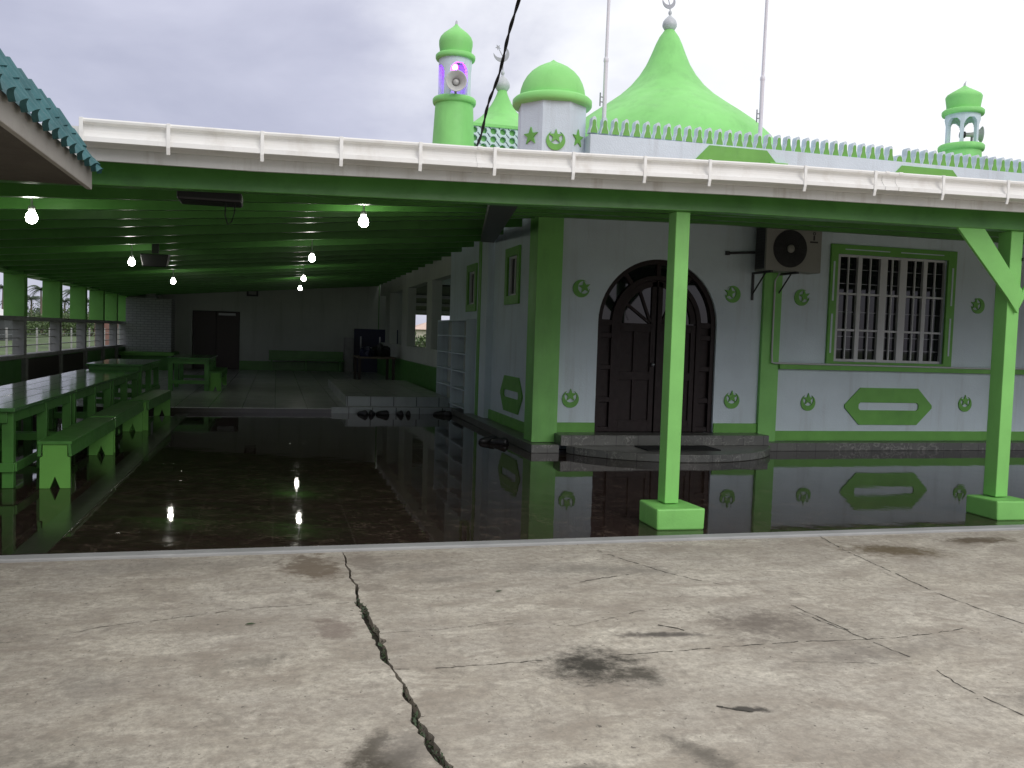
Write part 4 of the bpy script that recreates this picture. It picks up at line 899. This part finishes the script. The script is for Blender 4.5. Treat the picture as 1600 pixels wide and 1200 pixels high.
for (x, y, rz, lab) in ((1.62, 17.0, .5, 'black shoe at the left end of the pile before the steps'), (1.80, 17.05, -.3, 'black shoe in the left pile, touching two others'), (2.0, 17.0, .9, 'black shoe at the right of the left pile'),
                        (2.34, 17.02, .1, 'left shoe of the neat black pair before the steps'), (2.50, 17.02, -.1, 'right shoe of the neat black pair before the steps'), (3.14, 17.05, 1.2, 'black shoe nearest the white shoe shelf'), (3.24, 16.98, .6, 'black shoe beside the one at the shelf foot')):
    shoe(x, y, .0115, rz, 1.0, lab, grp)
shoe(3.20, 12.55, .0115, .7, 1.1, 'black shoe on the dark floor near the corner pilaster, toe outward', 'dark shoes by the side wall')
shoe(3.08, 12.75, .0115, 1.9, 1.1, 'black shoe farther from the corner pilaster on the dark floor', 'dark shoes by the side wall')

# ------------------------------------------------------------------ teal tiled eave of the neighbouring roof
nb = thing('neighbouring_house', 'neighbouring building with a teal metal tile eave and taupe fascia jutting in at the left', 'house', (-3, 2, 0))
E_X, Y_END = -1.10, 6.05
ang = radians(60)
mb = MB(); y_near = -5.0
def tile_pt(v, yy):
    # v: distance up the slope; tile courses step outward, ribs scallop along the eave
    ph = (yy % .19)/.19
    rib = .020*math.exp(-((ph-.5)/.10)**2)+.010*sin(pi*ph)
    step = .010*(1-(v/.165) % 1)
    off = rib+step
    hip = max(0, (yy-(Y_END-.55))/.55)
    vv = v*(1-hip*hip*.96)
    return Vector((E_X+.02-vv*cos(ang)+off*sin(ang), yy, 2.525+vv*sin(ang)+off*cos(ang)-.012*cos(2*pi*ph)*(v < .02)))
vv_ = []
for r_ in range(2):
    vv_ += [r_*.165+.0001, r_*.165+.05, r_*.165+.11, r_*.165+.1645]
ysl = []
yy = y_near
while yy < Y_END+.001: ysl.append(yy); yy += .19/12
grid = [[tile_pt(v, q) for q in ysl] for v in vv_]
vs = [p for r_ in grid for p in r_]; n = len(ysl)
fs = [(i*n+k, i*n+k+1, (i+1)*n+k+1, (i+1)*n+k) for i in range(len(vv_)-1) for k in range(n-1)]
mb.add(vs, fs); under = [p-Vector((.028, 0, .004)) for p in grid[0]]
mb.add(list(grid[0])+under, [(k, k+1, n+k+1, n+k) for k in range(n-1)])
mb.build('roof_tile', M['teal'], nb)
mb = MB(); mb.hexa([(E_X-.05, y_near, 2.425), (E_X-.02, y_near, 2.425), (E_X-.02, Y_END-.02, 2.425), (E_X-.05, Y_END-.02, 2.425), (E_X-.05, y_near, 2.555), (E_X-.02, y_near, 2.555), (E_X-.02, Y_END-.02, 2.555), (E_X-.05, Y_END-.02, 2.555)]); mb.build('fascia_board', M['taupe'], nb, bevel=.004)
mb = MB(); mb.box(E_X-6.2, E_X-.05, y_near, Y_END-.15, 2.43, 2.45); mb.build('soffit', M['soffit'], nb)
mb = MB(); mb.add([(E_X-.10, y_near, 2.52), (E_X-.10, Y_END-.2, 2.52), (E_X-.3, Y_END-.7, 2.86), (E_X-.3, y_near, 2.86), (E_X-3.2, y_near, 3.9), (E_X-3.2, Y_END-2.4, 3.9), (E_X-6.2, y_near, 2.52), (E_X-6.2, Y_END-.2, 2.52)], [(0, 1, 2, 3), (3, 2, 5, 4), (4, 5, 7, 6), (1, 7, 5, 2)]); mb.build('roof_deck', M['teal'], nb)  # roof body enlarged out of view to cut light reaching the hall
mb = MB(); mb.box(E_X-5.6, E_X-1.0, y_near+.4, Y_END-1.0, .0, 2.43); mb.build('unseen_house_wall', M['fascia'], nb)  # unseen wall added to block light entering the hall from front left

# ------------------------------------------------------------------ beyond the hall
def make_palm(h, seed, lab):
    rr = random.Random(seed); t = thing('palm_tree', lab, 'palm tree', (0, 0, -.14), 'palm trees beyond the field')
    mb = MB(); mb.tube([(0.25*sin(i/8*1.2)*h*.08, 0, -.14+h*i/8) for i in range(9)], [.20-.012*i for i in range(9)], 10); mb.build('trunk', M['trunk'], t)
    top = Vector((.25*sin(1.2)*h*.08, 0, h-.14)); mb = MB()
    for k in range(22):
        a = 2*pi*k/22*1.0+rr.uniform(-.2, .2); el = rr.uniform(-.25, 1.15); ln = rr.uniform(1.7, 2.5); prev = None
        d = Vector((cos(a), sin(a), 0)); side = Vector((-sin(a), cos(a), 0)); pts = []
        for i in range(9):
            u = i/8; pts.append(top+d*(ln*u*cos(el*(1-u*.3)))+Vector((0, 0, ln*(sin(el)*u-.75*u*u))))
        mb.tube(pts, [.03-.003*i for i in range(9)], 4)
        for i in range(1, 9):
            for s_ in (-1, 1):
                for q in range(3):
                    b3 = pts[i-1].lerp(pts[i], q/3); l = .62*(1-abs(i/8-.45)*.9)
                    tip = b3+side*s_*l*.72+d*l*.35+Vector((0, 0, -l*rr.uniform(.3, .75)))
                    w = d*.045
                    mb.add([b3-w*.5, b3+w, tip], [(0, 1, 2)])
    mb.build('crown', M['palm'], t); return t
P0 = make_palm(6.4, 1, 'palm tree'); P1 = make_palm(5.2, 2, 'palm tree')
def rat(px): return (-.2735+(px)*(.2735-.145)/205)   # field directions seen past the piers
palms = [(8, 140, 0, 'tall palm seen left of the nearest visible green pier'), (50, 150, 1, 'short palm crown showing left in the first opening'), (66, 142, 0, 'taller palm in the right half of the first opening'), (100, 160, 1, 'short palm left in the second opening'),
         (111, 150, 0, 'tall palm right in the second opening'), (138, 155, 1, 'palm leaning in the third opening between piers'), (185, 165, 0, 'palm showing in the last narrow opening'), (80, 158, 1, 'palm half hidden behind the second visible pier')]
for i, (px, yy, k_, lab) in enumerate(palms):
    src = (P0, P1)[k_]; loc = (rat(px)*yy, yy, -.14)
    if i == 0 or i == 1: src.location = loc; src['label'] = lab; src.rotation_euler = (0, 0, i*1.3)
    else: copy_tree(src, None, loc, i*1.7, lab)
def make_bush(r, h, seed, lab, tree=False):
    rr = random.Random(seed); t = thing('leafy_tree', lab, 'tree', (0, 0, -.14), 'leafy trees beyond the field') if tree else thing('bush', lab, 'bush', (0, 0, -.14), 'bushes in the field')
    mb = MB()
    blobs = [(rr.uniform(-.6, .6)*r, rr.uniform(-.5, .5)*r, rr.uniform(.25, .8)*h, rr.uniform(.3, .55)*min(r, h)) for _ in range(12)]
    for i in range(1500):
        b3 = rr.choice(blobs); v = Vector((rr.gauss(0, 1), rr.gauss(0, 1), rr.gauss(0, 1))).normalized()*b3[3]*rr.uniform(.6, 1.08)
        c = Vector(b3[:3])+v; c.z = max(.02, c.z)
        a = Vector((rr.gauss(0, 1), rr.gauss(0, 1), rr.gauss(0, 1))).normalized(); b4 = a.cross(Vector((rr.gauss(0, 1), rr.gauss(0, 1), rr.gauss(0, 1)))).normalized(); s_ = rr.uniform(.06, .13)*r*.6
        c.z -= .14
        mb.add([c-a*s_, c+b4*s_*.5, c+a*s_, c-b4*s_*.5], [(0, 1, 2, 3)])
    mb.build('crown' if tree else 'foliage', M['palm'] if tree else M['bush'], t)
    mb = MB()
    for k in range(5): mb.tube([(rr.uniform(-.1, .1), rr.uniform(-.1, .1), -.14), (rr.uniform(-.5, .5)*r, rr.uniform(-.4, .4)*r, h*.6)], [.05, .015], 6)
    mb.build('trunk' if tree else 'stem', M['trunk'], t); return t
B0 = make_bush(2.2, 2.6, 31, '')
T0 = make_bush(3.0, 4.9, 32, '', True)
ts = [(30, 150, 'dark leafy tree behind the palms at the left of the first opening'), (58, 172, 'dark leafy tree between the two palms in the first opening'), (75, 165, 'leafy tree at the right edge of the first opening'), (103, 170, 'dark leafy tree in the second opening'), (122, 160, 'leafy tree against the right pier of the second opening'), (143, 175, 'dark leafy tree in the third opening'), (188, 180, 'dark leafy tree in the last opening')]
for i, (px, yy, lab) in enumerate(ts):
    loc = (rat(px)*yy, yy, -.14)
    if i == 0: o = T0; o.location = loc; o['label'] = lab
    else: o = copy_tree(T0, None, loc, i*.9, lab)
bs = [(20, 110, 1.0, 'wide bush under the tall palm at the far left'), (48, 120, 1.1, 'bush low in the first opening between piers'), (70, 124, 1.2, 'bush at the right of the first opening'), (97, 122, 1.1, 'bush low in the second opening'), (116, 126, 1.3, 'bush right in the second opening'), (140, 128, 1.2, 'bush low in the third opening'), (180, 130, 1.2, 'bush in the last narrow opening')]
for i, (px, yy, s_, lab) in enumerate(bs):
    loc = (rat(px)*yy, yy, -.14)
    if i == 0: o = B0; o.location = loc; o['label'] = lab
    else: o = copy_tree(B0, None, loc, i*1.1, lab)
    o.scale = (s_, s_, s_)
for (x, yy, s_, lab) in ((8.6, 46.5, .8, 'bush below the pink roofed house seen through the arcade'), (9.8, 49, .72, 'bush at the right foot of the pink roofed house'), (7.2, 45.5, .75, 'bush in the narrow arcade opening left of the column')):
    o = copy_tree(B0, None, (x, yy, -.14), yy, lab); o.scale = (s_, s_, s_); o['group'] = 'bushes behind the arcade'
def house(x, y, w, d, h, roofm, wallm, lab, roof_h=1.2):
    t = thing('house', lab, 'house', (x, y, -.14))
    mb = MB(); mb.box(x-w/2, x+w/2, y, y+d, -.14, h); mb.build('wall', wallm, t)
    e = .5; mb = MB()
    mb.add([(x-w/2-e, y-e, h-.02), (x+w/2+e, y-e, h-.02), (x+w/2+e, y+d+e, h-.02), (x-w/2-e, y+d+e, h-.02), (x-w/4, y+d/2, h+roof_h), (x+w/4, y+d/2, h+roof_h)], [(0, 1, 5, 4), (1, 2, 5), (2, 3, 4, 5), (3, 0, 4), (0, 3, 2, 1)])
    mb.build('roof', roofm, t)
    for q in (-.25, .25): mb = MB(); mb.box(x+q*w-.5, x+q*w+.5, y-.03, y, h*.45, h*.8); mb.build('window', M['glass'], t)
    return t
house(16.2, 86, 6.0, 6, 2.0, M['roofpale'], M['wall_peach'], 'pale house with a faded pink roof seen through the arcade', .75)
house(-25.4, 84, 6, 7, 1.9, M['fascia'], M['shed'], 'low dark walled house with a pale roof at the far left', .8)
t = thing('red_shed', 'tall red brown shed wall showing in the fifth opening', 'shed', (-11.6, 70, -.14))
mb = MB(); mb.box(-12.4, -11.2, 68, 72, -.14, 3.9); mb.build('wall', M['roof_red'], t)
mb = MB(); mb.prism([(-12.6, 3.9), (-11.0, 3.9), (-11.8, 4.5)], 'y', 67.8, 72.2); mb.build('roof', M['shed'], t)
# wire fence in the field
t = thing('field_fence', 'grey wire fence with thin posts along the field', 'fence', (-9, 30, -.14))
for i in range(26):
    mb = MB(); yy = 14+i*2.0; mb.box(-9.03, -8.97, yy, yy+.06, -.14, 1.35); mb.build('fence_post', M['grey_post'], t)
mb = MB()
for z in (.3, .7, 1.1): mb.box(-9.012, -9.0, 14, 64, z, z+.015)
mb.build('fence_wire', M['metal'], t)
# open shed behind the arcade
t = thing('open_shed', 'dark open sided shed roof seen through the arcade', 'shed', (8, 37, 0))
mb = MB(); mb.hexa([(3.8, 33.5, 3.42), (16, 33.5, 3.42), (16, 41, 2.46), (3.8, 41, 2.46), (3.8, 33.5, 3.48), (16, 33.5, 3.48), (16, 41, 2.52), (3.8, 41, 2.52)]); mb.build('roof', M['shed'], t)
for yy in (35.5, 37.5, 39.5): mb = MB(); z = 3.42-(yy-33.5)*.96/7.5; mb.box(3.8, 14, yy, yy+.08, z-.14, z-.02); mb.build('rafter', M['grey_post'], t)
for x in (5.4, 9.5, 13.8): mb = MB(); mb.box(x-.06, x+.06, 40.8, 40.92, -.14, 2.46); mb.build('post', M['grey_post'], t)
mb = MB(); mb.box(5.1, 20, 33.25, 33.4, -.1, .95); tag(mb.build('garden_wall', M['white_in'], loc=(8, 33.3, 0)), 'low dark wall closing the space behind the arcade', 'wall')
q = MB(); q.box(3.96, 22, 19.3, 34.2, -.12, .05); struct(q.build('arcade_floor', M['plat_tile']))
# fallen leaves on the yard
def leaf(x, y, rz, s, lab):
    mb = MB(); pl = [(-.5, 0), (-.25, .16), (.1, .2), (.5, .02), (.1, -.15), (-.25, -.14)]
    vs = [(x+s*(a*cos(rz)-b2*sin(rz)), y+s*(a*sin(rz)+b2*cos(rz)), .004+s*.25*abs(b2)+.002) for a, b2 in pl]
    mb.add(vs+[(v[0], v[1], v[2]+.0015) for v in vs], [(5, 4, 3, 2, 1, 0), (6, 7, 8, 9, 10, 11)]+[(i, (i+1) % 6, 6+(i+1) % 6, 6+i) for i in range(6)])
    tag(mb.build('fallen_leaf', M['weed'], loc=(x, y, 0)), lab, 'leaf', 'fallen leaves on the yard')
leaf(-.11, 4.88, .1, .055, 'dark curled leaf on the concrete left of the long crack')
leaf(1.37, 5.27, .2, .045, 'tiny dark leaf on the concrete right of the crack')
leaf(-2.9+1.2, 3.62, .8, .04, 'small brown leaf near the left picture edge')

# ------------------------------------------------------------------ sky, light, camera
w = bpy.data.worlds.new('World'); S.world = w; w.use_nodes = True
nt = w.node_tree; nt.nodes.clear()
out = N(nt, 'ShaderNodeOutputWorld'); bg1 = N(nt, 'ShaderNodeBackground'); bg2 = N(nt, 'ShaderNodeBackground'); mx = N(nt, 'ShaderNodeMixShader')
SUN_EL, SUN_AZ = radians(28), radians(163)
sky = N(nt, 'ShaderNodeTexSky', sky_type='NISHITA'); sky.sun_disc = False; sky.sun_elevation = SUN_EL; sky.sun_rotation = SUN_AZ
nt.links.new(sky.outputs[0], bg1.inputs[0]); bg1.inputs[1].default_value = .08
tc = N(nt, 'ShaderNodeTexCoord'); gv = tc.outputs['Generated']
c1 = noise(nt, vscale(nt, gv, 1.4, 1.4, 2.6), 1.9, 6, .52, .35); c2 = noise(nt, vscale(nt, gv, 1, 1, 2.0), 4.2, 7, .55, .3)
cl = math_n(nt, 'ADD', math_n(nt, 'MULTIPLY', c1, .7), math_n(nt, 'MULTIPLY', c2, .3))
dotn = N(nt, 'ShaderNodeVectorMath', operation='DOT_PRODUCT'); dotn.inputs[1].default_value = (.80, .50, .33); nt.links.new(gv, dotn.inputs[0])
glow = maprange(nt, math_n(nt, 'ADD', dotn.outputs['Value'], math_n(nt, 'MULTIPLY', math_n(nt, 'SUBTRACT', cl, .5), .55)), .62, .86, 0, 1, True)
base = mix(nt, maprange(nt, cl, .38, .62), (.46, .475, .62), (.70, .71, .86))
base = mix(nt, glow, base, (1.15, 1.16, 1.20))
sepg = N(nt, 'ShaderNodeSeparateXYZ'); nt.links.new(gv, sepg.inputs[0])
base = mix(nt, maprange(nt, sepg.outputs[2], .42, .85, 0, 1, True), base, (1.46, 1.46, 1.46))
nt.links.new(base, bg2.inputs[0]); bg2.inputs[1].default_value = 1.0
mx.inputs[0].default_value = .90
nt.links.new(bg1.outputs[0], mx.inputs[1]); nt.links.new(bg2.outputs[0], mx.inputs[2]); nt.links.new(mx.outputs[0], out.inputs[0])
sl = bpy.data.lights.new('sun', 'SUN'); sl.energy = 1.35; sl.angle = radians(40); sl.color = (1, .96, .90)
so = bpy.data.objects.new('sun', sl); COL.objects.link(so)
# azimuth measured clockwise from +Y, like the sky's sun_rotation
sd = Vector((sin(SUN_AZ)*cos(SUN_EL), cos(SUN_AZ)*cos(SUN_EL), sin(SUN_EL)))
so.rotation_euler = sd.to_track_quat('Z', 'Y').to_euler()

F, H = 1380., 1.6
PSI = math.atan(372/F)*.995; TH = .056*1330/1380; RO = .0315
f = Vector((sin(PSI)*cos(TH), cos(PSI)*cos(TH), -sin(TH))); r = Vector((cos(PSI), -sin(PSI), 0)); u = r.cross(f)
R_ = r*cos(RO)+u*sin(RO); U_ = -r*sin(RO)+u*cos(RO)
cam = bpy.data.cameras.new('camera'); cam.sensor_width = 36; cam.lens = 36*F/1600; cam.clip_start = .05; cam.clip_end = 3000
co = bpy.data.objects.new('camera', cam); COL.objects.link(co)
mw = Matrix.Identity(4)
for i in range(3): mw[i][0] = R_[i]; mw[i][1] = U_[i]; mw[i][2] = -f[i]
mw[0][3], mw[1][3], mw[2][3] = 0, 0, H
co.matrix_world = mw; S.camera = co
for o in bpy.data.objects:
    if '_b' in o: del o['_b']
S.view_settings.view_transform = 'Standard'; S.view_settings.look = 'None'; S.view_settings.exposure = 0; S.view_settings.gamma = 1
S.render.engine = 'CYCLES'; S.cycles.use_denoising = True; S.cycles.max_bounces = 8; S.cycles.diffuse_bounces = 4; S.cycles.glossy_bounces = 4
S.cycles.sample_clamp_indirect = 4
S.render.resolution_x = 1024; S.render.resolution_y = 768
